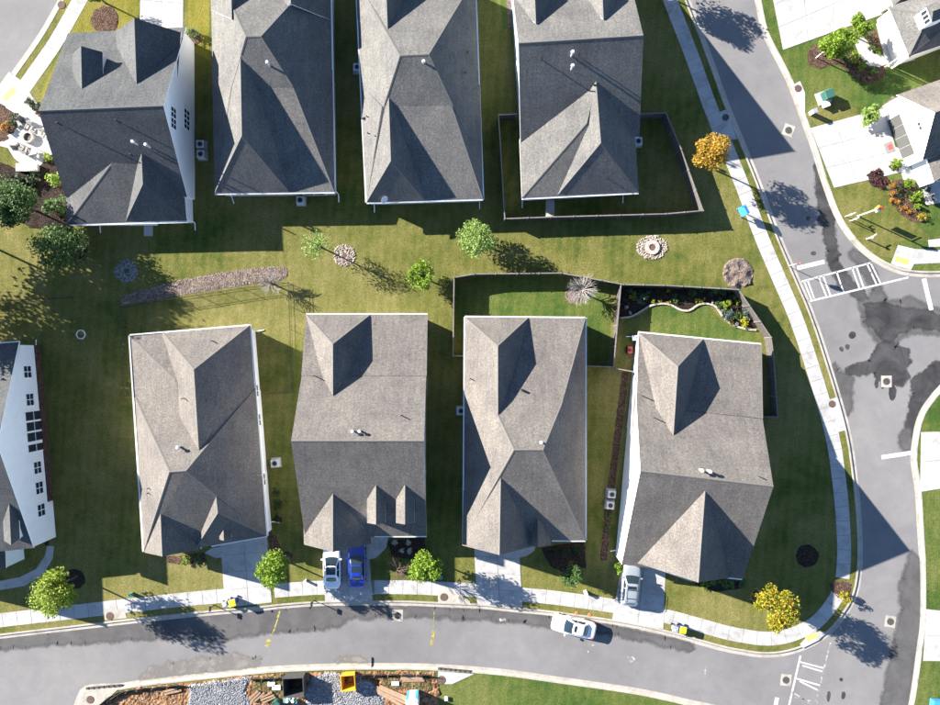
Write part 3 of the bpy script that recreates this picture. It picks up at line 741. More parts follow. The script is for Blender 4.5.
    def door(s, side, t01, w_, h, blk=0, name='garage_door', mat='door_white', n=4, vertical=False):
        o, al, out, (a0, a1) = s.frame(side, blk); t = a0+(a1-a0)*t01; c = o+al*t; rz = math.atan2(al.y, al.x)
        b = MB()
        for sx in (-1, 1): b.box(c+al*(sx*(w_/2+0.06))+out*0.03+Vector((0, 0, h/2)), (0.12, 0.08, h+0.12), rz)
        b.box(c+out*0.03+Vector((0, 0, h+0.06)), (w_-0.004, 0.076, 0.12), rz)
        fr = b.build(name, M['trim'], s.root)
        for k in range(n):
            g = MB()
            if vertical: g.box(c+al*((k+0.5)*w_/n-w_/2)+out*0.012+Vector((0, 0, h/2+0.01)), (w_/n-0.04, 0.03, h-0.02), rz)
            else: g.box(c+out*0.012+Vector((0, 0, (k+0.5)*h/n+0.01)), (w_-0.01, 0.03, h/n-0.02), rz)
            g.build('panel', M[mat], fr)
    def gutter(s, a, b_, z):
        A = P(*a, z); B = P(*b_, z); t = (B-A); rz = math.atan2(t.y, t.x); c = (A+B)/2
        n = Vector((-t.y, t.x, 0)).normalized(); ctr = ORG[s.root]
        if n.dot(A-ctr) < 0: n = -n
        mb = MB(); L = t.length
        mb.box(c+n*0.065+Vector((0, 0, -0.14)), (L, 0.12, 0.012), rz); mb.box(c+n*0.12+Vector((0, 0, -0.085)), (L, 0.014, 0.11), rz); mb.box(c+n*0.012+Vector((0, 0, -0.085)), (L, 0.014, 0.108), rz)
        mb.build('gutter', M['trim'], s.root)
    def spout(s, px, py, z, out=(0, -1), n_in=0.3):
        A = P(px, py, z-0.15); o = Vector((out[0], out[1], 0)).normalized()
        mb = MB(); w0 = A-o*n_in
        mb.tube([A, w0+Vector((0, 0, -0.35)), Vector((w0.x, w0.y, 0.25)), Vector((w0.x, w0.y, 0.12))+o*0.15, Vector((w0.x, w0.y, 0.06))+o*0.8], 0.05, 6)
        mb.build('downspout', M['trim'], s.root)
    def vent(s, px, py, z, r=0.05, h=0.45, mat='black_trim', hood=False):
        p = P(px, py, z); mb = MB(); mb.cyl(p-Vector((0, 0, 0.5)), r, h+0.5, 10)
        o = mb.build('vent_pipe', M[mat], s.root)
        if hood:
            mb = MB(); mb.cyl(p+Vector((0, 0, h)), r*1.9, 0.2, 12, r2=r*1.3)
            mb.build('vent_hood', M['galv'], o)
        return o
    def dormer(s, ridge0, ridge1, zr, le, re, ze, zb, wall='siding_white'):
        """ridge0: where the ridge dies into the roof, ridge1: front; le/re: pixel of the front-left/right eave corners; zb: wall foot"""
        r0 = P(*ridge0, zr); r1 = P(*ridge1, zr); a = P(*le, ze); b_ = P(*re, ze)
        back = (r0-r1); ln = back.length; back.normalize()
        wv = MB(); f = 0.16
        ctr = (a+b_)/2
        a2 = a+(ctr-a).normalized()*f+back*f; b2 = b_+(ctr-b_).normalized()*f+back*f; r2 = r1+back*f-Vector((0, 0, 0.2))
        pts = [a2-Vector((0, 0, 0.12)), b2-Vector((0, 0, 0.12)), r2]; pts += [p+back*(ln*0.95) for p in pts]
        pts += [Vector((p.x, p.y, zb)) for p in (a2, b2)] + [Vector((p.x, p.y, zb))+back*ln*0.95 for p in (a2, b2)]
        wv.hull(pts); d = wv.build('dormer', M[wall], s.root)
        rr = MB(); top = [r1, r0+back*0.4, a, b_, a+back*ln, b_+back*ln]
        rr.hull(top+[p-Vector((0, 0, 0.1)) for p in (a, b_, a+back*ln, b_+back*ln)], lambda n: 0 if n.z > 0.15 else 1)
        rr.build('dormer_roof', [s.shm, M['trim']], d)
        g = MB(); al = (b2-a2).normalized(); rz = math.atan2(al.y, al.x); c = (a2+b2)/2; wd = (b2-a2).length
        c.z = (ze+zb)/2+0.05; g.box(c-back*0.02, (wd*0.55, 0.05, max(0.4, (ze-zb)*0.62)), rz); g.build('window', M['glass'], d)
        return d

# --- house with two dormers and two cars on its drive
hB = House('house', 'brown shingled gable house with two small front dormers and cars parked on its driveway', 'house', 0, [
    [(291,441,9),(424,441,9),(306.6,346.4,2.8),(427,346.4,2.8),(305,536.5,3.2),(426.5,536,3.2)],
    [(301.3,376,4.9),(426.6,376,4.9),(306,314.5,2.8),(427.5,314.5,2.8),(305,395,2.8),(427,395,2.8)],
    [(306,314.5,2.8),(370.7,314.5,2.8),(370.7,400,2.8),(305.5,400,2.8),(333,344,6.2),(333,402,6.2)],
    [(304,544.5,3.2),(371.5,543.5,3.2),(372,500,3.2),(303,500,3.2),(333,470,5.9),(333,552,5.9)]], 'brown', 'siding_white')
hB.gutter((306,314.5),(427.5,314.5),2.8); hB.gutter((374,536),(426.5,536),3.2)
hB.dormer((376,482),(376,524.5),6.45,(367,523),(385.5,523),5.55,4.2); hB.dormer((405,482),(405,524.5),6.45,(396,523),(414.5,523),5.55,4.2)
hB.vent(353,431,8.6,0.09,0.35,'galv',True); hB.vent(360,431,8.6,0.09,0.35,'galv',True); hB.vent(314,376,5.3); hB.vent(401,415.5,7.7)
hB.door('bottom', 0.5, 5.0, 2.3, 3); hB.window('right', 470, 1.0, 1.2, 1.4); hB.window('right', 420, 4.8, 1.2, 1.4); hB.window('left', 460, 1.0, 1.2, 1.4)
hB.window('top', 400, 0.9, 1.5, 1.5, 1)

# --- corner house
hD = House('house', 'wide brown gable house on the street corner with a silver vehicle on its driveway', 'house', -5.6, [
    [(640.3,471,9),(773.5,486.5,9),(634.9,377.2,3.0),(758.2,391.5,3.0),(621.5,564.5,3.2),(743,579,3.2)],
    [(636.3,405,4.9),(762.7,418.5,4.9),(638.5,332.5,2.8),(761.5,344.5,2.8),(636,420,2.8),(760,432,2.8)],
    [(638.5,332.5,2.8),(703.5,339,2.8),(695,440,2.8),(631,434,2.8),(678,366.5,6.6),(673,441,6.6)],
    [(635,562.5,3.2),(729,578,3.2),(738,500,3.2),(644,490,3.2),(706,480,8.3),(698.3,582.5,8.3)]], 'brown', 'siding_white')
hD.gutter((638.5,332.5),(761.5,344.5),2.8); hD.gutter((722.5,577),(742.5,579),3.2)
hD.vent(701,470,8.9,0.1,0.4,'galv',True); hD.vent(709,471,8.9,0.1,0.4,'galv',True); hD.vent(759,476.5,8.6); hD.vent(643,396,4.9); hD.vent(655,418,6.0)
hD.door('bottom', 0.35, 4.8, 2.3, 3); hD.window('left', 492, 3.6, 0.3, 0.5, grid=(1, 1)); hD.window('left', 497, 3.6, 0.3, 0.5, grid=(1, 1)); hD.window('right', 460, 1, 1.2, 1.4); hD.window('right', 420, 1, 1.2, 1.4)
hD.spout(620.5,558,3.2,(-1,-0.2)); hD.spout(636,336,2.8,(-1,0))
hD.window('top', 720, 0.9, 1.5, 1.5, 1)

# --- hip roofed houses of the lower row
hC = House('house', 'brown hip roofed house behind the empty tree shadowed driveway, fenced back lawn', 'house', 0, [
    [(465,345.6,3),(585.5,346,3),(585.5,540.5,3),(463.5,540,3),(514,450,8.1),(543,450,8.1)],
    [(465,317,3),(585.5,318,3),(491,401.5,5.8),(562.5,401.5,5.8),(585.5,425,3),(465,425,3)],
    [(465,317,3),(528.8,317.5,3),(530,430,3),(465,430,3),(498,346,6.5),(498,425,6.5)],
    [(463.5,490,3),(534,490,3),(534,546,3),(462.5,545.5,3),(501,466,6.6),(499.5,555,6.6)],
    [(526,520,3),(551,520,3),(551,545,3),(526,545,3),(538,512,4.3),(538,547,4.3)]], 'brown', 'siding_cream')
hC.gutter((465,317),(585.5,318),3); hC.gutter((585.5,318),(585.5,540.5),3); hC.gutter((465,317),(463.5,545),3); hC.gutter((552,540.5),(585.5,540.5),3)
hC.vent(541,442,7.8,0.09,0.35,'galv',True); hC.vent(470,378.5,3.9); hC.vent(522,390,5.6, 0.12, 0.3)
hC.door('bottom', 0.45, 4.6, 2.3, 3); hC.window('top', 500, 0.9, 1.4, 1.5, 1); hC.window('top', 560, 0.2, 1.8, 2.1, 1); hC.window('right', 420, 1, 1.2, 1.4); hC.window('left', 420, 1, 1.2, 1.4)

hA = House('house', 'brown hip roofed house between the mulch border and the bins standing on its driveway', 'house', 4.6, [
    [(135.3,398,3),(255.5,388,3),(266.5,536,3),(143.5,552,3),(169.5,472,8.3),(186,471,8.3)],
    [(129.5,335.5,2.8),(182,331,2.8),(192,425,2.8),(136.5,425,2.8),(177,382,4.7),(183,416,4.7)],
    [(163,332.7,3),(250,325.5,3),(259,445,3),(172,452,3),(194,369.5,7.05),(199.5,458,7.05)],
    [(141.5,500,3),(198,500,3),(201,549,3),(144.5,552.5,3),(160,497,5.6),(162.5,556.5,5.6)],
    [(188,482,3),(262.3,475,3),(266.8,536,3),(196,548,3),(214,476,6.3),(218,513,6.3)]], 'brown', 'siding_white')
hA.gutter((129.5,335.5),(250,325.5),2.95); hA.gutter((250,325.5),(266.8,536),3); hA.gutter((129.5,335.5),(143.5,552),2.95); hA.gutter((211,546),(266.8,536),3)
hA.vent(179,447,7.0,0.1,0.4,'galv',True); hA.vent(212.5,341,4.5); hA.vent(183,398.5,5.9); hA.vent(149,488,4.6); hA.vent(148.5,493,4.6)
hA.dormer((222.5,516),(224,541),4.6,(219.5,539.5),(231.5,537.5),4.0,3.1)
hA.door('bottom', 0.5, 4.6, 2.3, 4); hA.window('right', 420, 1, 1.2, 1.4); hA.window('right', 480, 1, 1.2, 1.4); hA.window('right', 380, 1, 1.2, 1.4); hA.window('top', 220, 0.9, 1.6, 1.5, 2)
hA.spout(268,528,3,(1,-0.2)); hA.spout(252,330,3,(1,0.2))

# --- upper row
h4 = House('house', 'gable house inside the dark wooden fence next to the orange street tree', 'house', 3.6, [
    [(518.3,43.4,9),(643.4,35.5,9),(520.5,144,2.8),(639.5,137,2.8),(509,-34,3.2),(624.5,-42,3.2)],
    [(519.4,139,2.8),(521.8,198.3,2.8),(600,194.2,2.8),(587,123,5.8),(596,84,6.25),(602,130,2.8)],
    [(557,196,2.8),(638.9,192.6,2.8),(632,92,2.8),(553,95,2.8),(601,143,6.5),(596,80,6.5)],
    [(512,-20,5.4),(554,-22,5.4),(557,12,5.4),(514,12,5.4),(536,23,7.9),(534,-24,7.9)],
    [(584,-14,5.8),(620,-16,5.8),(622,8,5.8),(586,10,5.8),(603.5,19,7.9),(602,-19,7.9)]], 'grey', 'siding_blue')
h4.gutter((521.8,198.3),(638.8,192.6),2.8)
h4.spout(524,198.5,2.8); h4.spout(628,193.5,2.8)
h4.vent(572,54,8.6,0.1,0.5,'galv',True); h4.vent(572,67.5,8.0,0.1,0.5,'galv',True); h4.vent(542,57.5,8.5,0.06,0.6); h4.vent(579,54,8.6,0.06,0.6); h4.vent(607,178,4.0)
for x in (529, 541, 553): h4.window('bottom', x, 0.5, 1.1, 1.9, 1, (1, 2))
h4.window('bottom', 590, 0.9, 1.6, 1.3, 2); h4.window('bottom', 616, 0.9, 1.2, 1.3, 2); h4.window('left', 70, 1, 1.2, 1.4); h4.window('left', 30, 3.8, 1.2, 1.4)
h3 = House('house', 'pale grey hip roofed house with a satellite dish at its rear corner', 'house', 1.6, [
    [(364.5,167,3),(481.5,166,3),(475,-22,3),(356,-22,3),(400,55.7,8),(429,54.5,8)],
    [(366.5,202.5,3),(483,199,3),(382,107,5.8),(451.8,106,5.8),(480,85,3),(361,85,3)],
    [(366.5,202.7,3),(426,201,3),(422,75,3),(361,75,3),(391,161,6.2),(388.5,88,6.2)],
    [(355.3,-34,3),(414,-34,3),(416,20,3),(357.5,20,3),(388,37,6.4),(385,-46,6.4)]], 'grey', 'siding_blue')
h3.gutter((366.5,202.5),(483,199),3); h3.gutter((483,199),(475,-22),3); h3.gutter((366.5,202.5),(356,-22),3)
h3.spout(371,202.5,3); h3.spout(480,199,3)
h3.vent(424,63,7.6,0.1,0.45,'galv',True); h3.vent(468,53,4.0); h3.vent(465.5,73.5,4.3); h3.vent(367,117,3.6); h3.vent(368,133.5,3.7); h3.vent(375,136.5,4.5)
for x, w_ in ((382,1.3),(415,1.3),(432,1.2),(444,1.4),(456,1.4),(470,1.4)): h3.window('bottom', x, 0.6, w_, 1.5, 1, (2, 1))
h2 = House('house', 'dark grey hip roofed house with white gutters left of the satellite dish house', 'house', 0.5, [
    [(213.8,149.6,3),(333.5,149,3),(330,-39,3),(210.5,-39,3),(246,36.5,8),(261,36.5,8)],
    [(214.5,193.5,3),(334.5,192,3),(231,88.3,5.8),(293.7,88.3,5.8),(332.5,70,3),(212,70,3)],
    [(214.5,193.7,3),(290,192.6,3),(288,35,3),(212.2,35,3),(242,136,7.1),(240.3,42,7.1)],
    [(210,-52,3),(250,-52,3),(252,10,3),(211,10,3),(232,19,6.4),(230,-64,6.4)],
    [(262,-52,3),(330,-52,3),(331,20,3),(264,20,3),(291,4,6.5),(289,-45,6.5)]], 'grey', 'siding_grey')
h2.gutter((214.5,193.5),(334.5,192),3); h2.gutter((334.5,192),(330,-39),3)
h2.spout(224,193.5,3,(0.3,-1)); h2.spout(334,192,3)
h2.vent(268.5,64,7.2,0.1,0.45,'galv',True); h2.vent(306.5,59.5,4.5); h2.vent(226.5,118.5,4.5); h2.vent(231.5,114.5,5.0); h2.vent(221.5,154.5,3.8); h2.vent(242,169,4.2)
for x, w_ in ((242,1.2),(262,1.2),(293,1.2)): h2.window('bottom', x, 1.2, w_, 1.0, 1, (2, 1))
h2.window('bottom', 313, 0.2, 2.4, 2.1, 1, (2, 1)); h2.window('bottom', 327, 0.9, 0.9, 1.3, 1, (1, 1))
h1 = House('house', 'charcoal gable house with a white window wall beside the fire pit plaza', 'house', 0.2, [
    [(38.3,111,9),(163.4,106,9),(65.5,197,3.0),(187.1,197,3.0),(68,33,3.2),(186,27,3.2)],
    [(65.8,195,2.8),(67,224.7,2.8),(150,221.5,2.8),(112,163,5.5),(137,161.5,5.5),(150,190,2.8)],
    [(125.6,222,2.8),(186.7,220.8,2.8),(181,150,2.8),(122,150,2.8),(143,184.5,6.1),(141,140,6.1)],
    [(115.5,32,4.6),(134.5,18,7.4),(181,32.5,4.6),(177,90,4.6),(122,85,4.6),(137,91,7.4)]], 'charcoal', 'siding_white')
h1.gutter((67,224.5),(187.6,221.5),2.8); h1.spout(88,224,2.8); h1.spout(186,221.5,2.8); h1.gutter((73,38.5),(118,36),3.2)
h1.dormer((82,95),(81,46),7.6,(102.5,52),(72.5,54),6.6,4.2)
h1.vent(59.5,124,8.6,0.06,0.6); h1.vent(118,121.5,8.6,0.06,0.6); h1.vent(135,143,7.3,0.1,0.5,'galv',True); h1.vent(148,146,7.0,0.1,0.5,'galv',True); h1.vent(131,154.5,6.9,0.07,0.3)
for y in (112.5, 123.5): h1.window('right', y, 5.1, 1.0, 1.3, grid=(2, 2))
for y in (114.5, 124.5): h1.window('right', y, 1.5, 1.0, 1.5, grid=(2, 2))
for x, w_ in ((98,1.4),(110,1.4),(121,1.4)): h1.window('bottom', x, 0.6, w_, 1.5, 1, (2, 1))
h1.door('bottom', 0.4, 0.95, 2.1, 2, 'back_door', 'door_dark', 2); h1.window('bottom', 181, 0.9, 1.0, 1.3, 2, (1, 1))
h1.door('top', 0.5, 4.6, 2.3, 3)

# --- far left house: only its right half is in view
hE = House('house', 'charcoal roofed house with a tall white side wall of many windows over brown brick', 'house', 5.0, [
    [(-3,444.5,9),(-138,457,9),(19,342,3.6),(-112,353,3.6),(33.5,548,4.2),(-98,562,4.2)],
    [(-112,575,3.4),(6,568,3.4),(4,520,3.4),(-112,530,3.4),(-60,512,6.3),(-56,590,6.3)]], 'charcoal', 'siding_white')
u0, u1, v0, v1, _ = hE.ext[0]
b = MB(); q = hE.pt(u1+0.06, (v0+v1)/2+2.0, 0.5); b.box(q, (0.12, (v1-v0)-4.0, 1.0), hE.th); b.build('brick_base', M['brick'], hE.root)
for y in (372, 399.5): hE.window('right', y, 1.9, 1.25, 1.3, grid=(2, 2))
for y in (467.5, 488, 510): hE.window('right', y, 1.6, 1.25, 1.3, grid=(2, 2))
for y, w_ in ((415.5, 0.95), (426, 0.95), (436.5, 0.95), (447, 0.8)): hE.window('right', y, 0.7, w_, 2.9, grid=(1, 2))
hE.gutter((19,342),(-112,353),3.6); hE.spout(17,344,3.6,(0,1)); hE.dormer((9,500),(11,545),6.4,(4,541),(20,539),5.6,4.4)
pp = MB()
for v in (v0+0.2,): q = hE.pt(u1-0.3, v, 0); pp.tube([q, q+Vector((0, 0, 3.6))], 0.12, 8)
pp.build('porch_post', M['trim'], hE.root)

# --- houses across the street on the right (front walls face the drone)
hN = House('house', 'bright white garage gable house with a dark garage door across the street', 'house', 21, [
    [(897,94.7,3.2),(922.5,160,3.2),(1010,136,3.2),(990,62,3.2),(935,112.5,7.0),(1030,84,7.0)],
    [(924,150,2.9),(934,182,2.9),(1010,160,2.9),(1000,120,2.9),(1000,140,4.6)]], 'brown', 'siding_white', over=0.22)
hN.door('left', 0.5, 4.5, 2.25, 0, 'garage_door', 'door_dark', 4, True)
hN.window('left', 128, 4.2, 0.35, 0.5, grid=(1, 1)); hN.window('left', 124, 4.2, 0.35, 0.5, grid=(1, 1))
hM = House('house', 'grey roofed house with a porch and a pale dormer above the curved garden path', 'house', 21, [
    [(889,8,3.2),(909,56.5,3.2),(1010,22,3.2),(990,-40,3.2),(990,-8,6.2),(930,14,5.4)],
    [(880,-30,3.0),(893,6,3.0),(960,-20,3.0),(950,-60,3.0),(945,-38,5.6)]], 'grey', 'siding_cream', over=0.5)
b = MB(); q = P(934,14,6.2); b.box(q-Vector((0, 0, 0.3)), (1.9, 1.5, 2.2), R(21)); dm = b.build('dormer', M['siding_white'], hM.root)
b = MB(); b.hull([q+hM.u*x+hM.v*y+Vector((0, 0, z)) for x, y, z in ((-1.05,-0.85,0.75),(-1.05,0.85,0.75),(2.2,-0.85,0.75),(2.2,0.85,0.75),(-1.05,0,1.4),(2.2,0,1.4))]); b.build('dormer_roof', M['shingle_grey'], dm)
for k in (-0.45, 0, 0.45):
    b = MB(); b.box(q-hM.u*0.965+hM.v*k+Vector((0, 0, 0.1)), (0.05, 0.28, 0.8), R(21)); b.build('window', M['glass'], dm)
for px_, py_ in ((892,68),(880,22)):
    b = MB(); q = P(px_, py_); b.tube([q, q+Vector((0, 0, 2.9))], 0.1, 8); b.build('porch_post', M['trim'], hM.root)

# ------------------------------------------------------------------ beds and yards
def bed(name, pts, mat, z=0.012, jag=0.10, dome=0.05, step=0.45):
    """a bed of mulch or soil: uneven outline, slightly crowned and lumpy surface"""
    w_ = [P(*p) for p in pts]; out = []
    for i in range(len(w_)):
        a, b_ = w_[i], w_[(i+1) % len(w_)]; k = max(1, int((b_-a).length/0.3))
        for j in range(k):
            p = a+(b_-a)*j/k; v = noise.noise_vector(p*1.7)*jag; out.append(Vector((p.x+v.x, p.y+v.y, 0)))
    bm = bmesh.new()
    f = bm.faces.new([bm.verts.new((p.x, p.y, z)) for p in out])
    if f.normal.z < 0 or True: bm.normal_update()
    if f.normal.z < 0: f.normal_flip()
    bmesh.ops.triangulate(bm, faces=bm.faces[:])
    for it in range(5):
        es = [e for e in bm.edges if e.calc_length() > step and not e.is_boundary]
        if not es: break
        bmesh.ops.subdivide_edges(bm, edges=es, cuts=1); bmesh.ops.triangulate(bm, faces=bm.faces[:])
    for v in bm.verts:
        if not v.is_boundary: v.co.z = z+dome*(0.5+0.8*noise.noise(v.co*1.3))+0.03*abs(noise.noise(v.co*4))
    bm.normal_update()
    V = [v.co.copy() for v in bm.verts]; bm.verts.index_update(); F = [tuple(v.index for v in f.verts) for f in bm.faces]; bm.free()
    return tag(obj(name, V, F, M[mat], origin=(V[0].x, V[0].y, 0)), kind='structure')
def circ(x, y, r, n=18, j=0.06): return [(x+r*math.cos(2*math.pi*k/n)*(1+rnd.uniform(-j, j)), y+r*math.sin(2*math.pi*k/n)*(1+rnd.uniform(-j, j))) for k in range(n)]
def patch(name, pts, mat, z=0.004, jag=0.25):
    b = MB(); w_ = [P(*p) for p in pts]; out = []
    for i in range(len(w_)):
        a, c = w_[i], w_[(i+1) % len(w_)]; k = max(1, int((c-a).length/0.4))
        for j in range(k):
            p = a+(c-a)*j/k; v = noise.noise_vector(p*0.8)*jag; out.append((p.x+v.x, p.y+v.y))
    b.poly(out, None, z); return tag(b.build(name, M[mat]), kind='structure')
patch('lawn_patch', [(624,318),(640,315),(655,306),(668,306),(682,311),(698,307),(710,306),(718,318),(732,327),(755,332),(760,345),(700,342),(640,336),(622,370),(617,370)], 'lawn_green', jag=0.05)
patch('lawn_patch', [(457,282),(480,277),(560,276),(614,288),(608,360),(590,362),(588,322),(462,320),(457,350)], 'lawn_green', jag=0.05)
patch('lawn_patch', [(60,0),(140,-30),(138,36),(110,34),(90,60),(52,105),(40,95),(66,40)], 'lawn_yellow', jag=0.1)
patch('lawn_patch', [(186,-30),(209,-30),(209,60),(190,50)], 'lawn_yellow', jag=0.1)
patch('lawn_patch', [(832,190),(862,175),(890,186),(905,215),(930,236),(930,243),(900,240),(893,258),(870,252),(850,232)], 'lawn', jag=0.25)
patch('lawn_patch', [(806,112),(825,100),(872,112),(868,120),(822,132)], 'lawn', jag=0.25)
patch('lawn_patch', [(500,-10),(513,-10),(512,30),(503,30)], 'lawn_green', jag=0.1)
bed('mulch_bed', [(121,305.5),(122,297),(140,290),(180,280),(230,271),(275,266),(287,268),(288,276),(280,280.5),(240,286),(172,297)], 'mulch_pink', dome=0.06)
bed('mulch_bed', [(-30,150),(8,165),(20,170),(42,166),(48,152),(60,160),(66,195),(67,226),(55,232),(30,228),(12,215),(-30,215)], 'mulch_dark')
bed('mulch_bed', [(-20,98),(2,104),(16,114),(18,128),(8,140),(-20,150)], 'mulch_brown')
bed('mulch_bed', [(24,101),(34,99),(42,112),(44,124),(36,116)], 'mulch_brown', dome=0.03)
bed('mulch_bed', circ(105,20,14), 'mulch_brown', dome=0.09); bed('mulch_bed', circ(193,38,8), 'mulch_brown')
bed('mulch_bed', [(164,556),(180,556),(205,552),(207,562),(186,565),(168,563)], 'mulch_brown')
bed('mulch_bed', [(387,541),(425,537),(426,556),(410,559),(392,557)], 'mulch_dark')
bed('mulch_bed', [(541,548),(585,540),(586,568),(566,574),(550,566)], 'mulch_dark')
bed('mulch_bed', [(693,584),(715,578),(742,572),(744,588),(715,592)], 'mulch_dark')
bed('mulch_bed', [(629,372),(613,500),(607,560),(600,560),(606,500),(622,372)], 'mulch_brown')
bed('mulch_bed', [(256,345),(262,400),(272,530),(280,545),(284,560),(272,560),(262,500),(252,345)], 'mulch_brown')
bed('mulch_bed', [(505,-30),(513,-30),(513,28),(508,28)], 'mulch_pink')
bed('mulch_bed', [(38,345),(44,430),(49,545),(45,545),(38,430),(34,345)], 'mulch_dark', dome=0.02)
bed('mulch_bed', [(808,50),(816,44),(840,48),(856,52),(862,60),(872,68),(885,66),(887,74),(876,82),(862,82),(850,74),(838,64),(820,69),(808,65)], 'mulch_brown')
bed('mulch_bed', [(860,30),(872,24),(884,50),(876,55),(868,46)], 'mulch_brown', dome=0.03)
bed('mulch_bed', [(889,184),(895,180),(915,178),(918,190),(915,205),(928,215),(925,223),(913,222),(900,214),(890,200)], 'mulch_brown')
bed('mulch_bed', [(864,174),(880,167),(890,181),(884,189),(872,186)], 'mulch_dark', dome=0.08)
bed('mulch_bed', [(878,110),(893,96),(898,99),(884,110)], 'mulch_pink', dome=0.03); bed('mulch_bed', circ(895,165,7), 'mulch_brown')
bed('bare_soil', [(829,583),(842,580),(852,584),(849,596),(838,598),(832,592)], 'mulch_brown', dome=0.03)
bed('garden_bed', [(621.5,287),(660,288),(700,290),(737,292),(758,320),(757,328),(745,327.5),(732,323),(722,315),(716,306),(707,302.5),(697,304),(690,309.5),(680,309),(668,303),(652,304),(640,311),(630,316),(619.5,317)], 'mulch_dark', dome=0.08, jag=0.02)
bed('mulch_bed', circ(807,556,11.5), 'mulch_dark', dome=0.07); bed('mulch_bed', circ(75,579,10.5), 'mulch_dark', dome=0.05)
bed('mulch_bed', circ(574,295,8.5), 'mulch_pink', dome=0.05); bed('mulch_bed', circ(78,250,9), 'mulch_dark', dome=0.05); bed('mulch_bed', circ(287,557,6), 'mulch_brown', dome=0.05); bed('mulch_bed', circ(758,598,8), 'mulch_brown', dome=0.05)
bed('mulch_mound', circ(738,273.5,15.5,26,0.03), 'mulch_pink', dome=0.35, jag=0.08)
# garden edging: single edging stones along the curved bed
ep = W2([(p.x, p.y) for p in smooth_line([(619.5,318),(630,317),(640,312),(652,305),(668,304),(680,310),(690,310.5),(697,305),(707,303.5),(716,307),(722,316),(731,324),(745,329),(756,330)], 4)])
eroot = empty('garden_edging', ep[0], 'curved row of edging stones between the back lawn and the flower bed', 'edging')
for run in walkline(ep, 0.42):
    a, b_ = run[0], run[-1]; c = (a+b_)/2; t = b_-a; b = MB()
    b.box((c.x, c.y, 0.07), (t.length-0.02, 0.2, 0.16+rnd.uniform(-.02, .02)), math.atan2(t.y, t.x)); b.build('edging_stone', M['stone_pale'], eroot)

# gravel rings with drain inlets
def pebbles(cx, cy, r0, r1, n, seed, smin=0.05, smax=0.14, zb=0.0, squash=1.0):
    r_ = random.Random(seed); b = MB()
    for k in range(n):
        a = r_.uniform(0, 6.283); rr = math.sqrt(r_.uniform(r0*r0, r1*r1)); s_ = r_.uniform(smin, smax)
        c = Vector((cx+rr*math.cos(a), cy+rr*math.sin(a)*squash, zb+s_*0.25)); rz = r_.uniform(0, 3)
        ca, sa = math.cos(rz), math.sin(rz); V = []
        for (x, y, z) in ((1,0,0),(0.3,0.8,0.1),(-0.8,0.5,0),(-0.7,-0.6,0.05),(0.4,-0.8,0),(0.05,0.05,0.7)):
            x *= s_*r_.uniform(.8, 1.2); y *= s_*0.75*r_.uniform(.8, 1.2); V.append(c+Vector((x*ca-y*sa, x*sa+y*ca, z*s_)))
        b.add(V, [(0,1,5),(1,2,5),(2,3,5),(3,4,5),(4,0,5)])
    return b
def leafstone():
    m, nt, b, g = base_mat('pebble', 0.9, 0.2)
    nt.links.new(ramp(nt, [(0, (0.13, 0.10, 0.085)), (0.35, (0.27, 0.22, 0.18)), (0.7, (0.36, 0.32, 0.28)), (1, (0.20, 0.15, 0.12))], g.outputs['Random Per Island']), b.inputs['Base Color'])
    m, nt, b, g = base_mat('pebble_grey', 0.9, 0.2)
    nt.links.new(ramp(nt, [(0, (0.10, 0.102, 0.108)), (0.5, (0.17, 0.172, 0.18)), (1, (0.26, 0.26, 0.265))], g.outputs['Random Per Island']), b.inputs['Base Color'])
leafstone()
def drain_ring(px, py, r, label, seed, centre='pit', mat='pebble', sq=1.0, n=420):
    p = P(px, py); root = empty('drain_inlet', (p.x, p.y, 0), label, 'drain inlet')
    o = pebbles(p.x, p.y, 0.28, r*SC, n, seed, squash=sq).build('stone_ring', M[mat], root); o['kind'] = 'stuff'
    b = MB()
    if centre == 'riser':
        b.ring((p.x, p.y, 0), 0.36, 0.78, 0.22, 24); b.build('concrete_riser', M['stone_pale'], root)
        b = MB(); b.cyl((p.x, p.y, 0.02), 0.37, 0.14, 20)
    else: b.cyl((p.x, p.y, 0.0), 0.26, 0.06, 14)
    b.build('grate', M['iron_rust' if centre != 'dark' else 'iron_dark'], root)
drain_ring(344.5,255.5,10.8,'round patch of pale stones round a drain on the sunny common lawn',1)
drain_ring(126.5,271,11.5,'round patch of grey stones round a drain in the shade of the charcoal house',2,'dark','pebble_grey')
drain_ring(652,247.5,15.5,'concrete drain riser in an oval bed of pale stones behind the wooden fence',3,'riser','pebble',0.78,700)

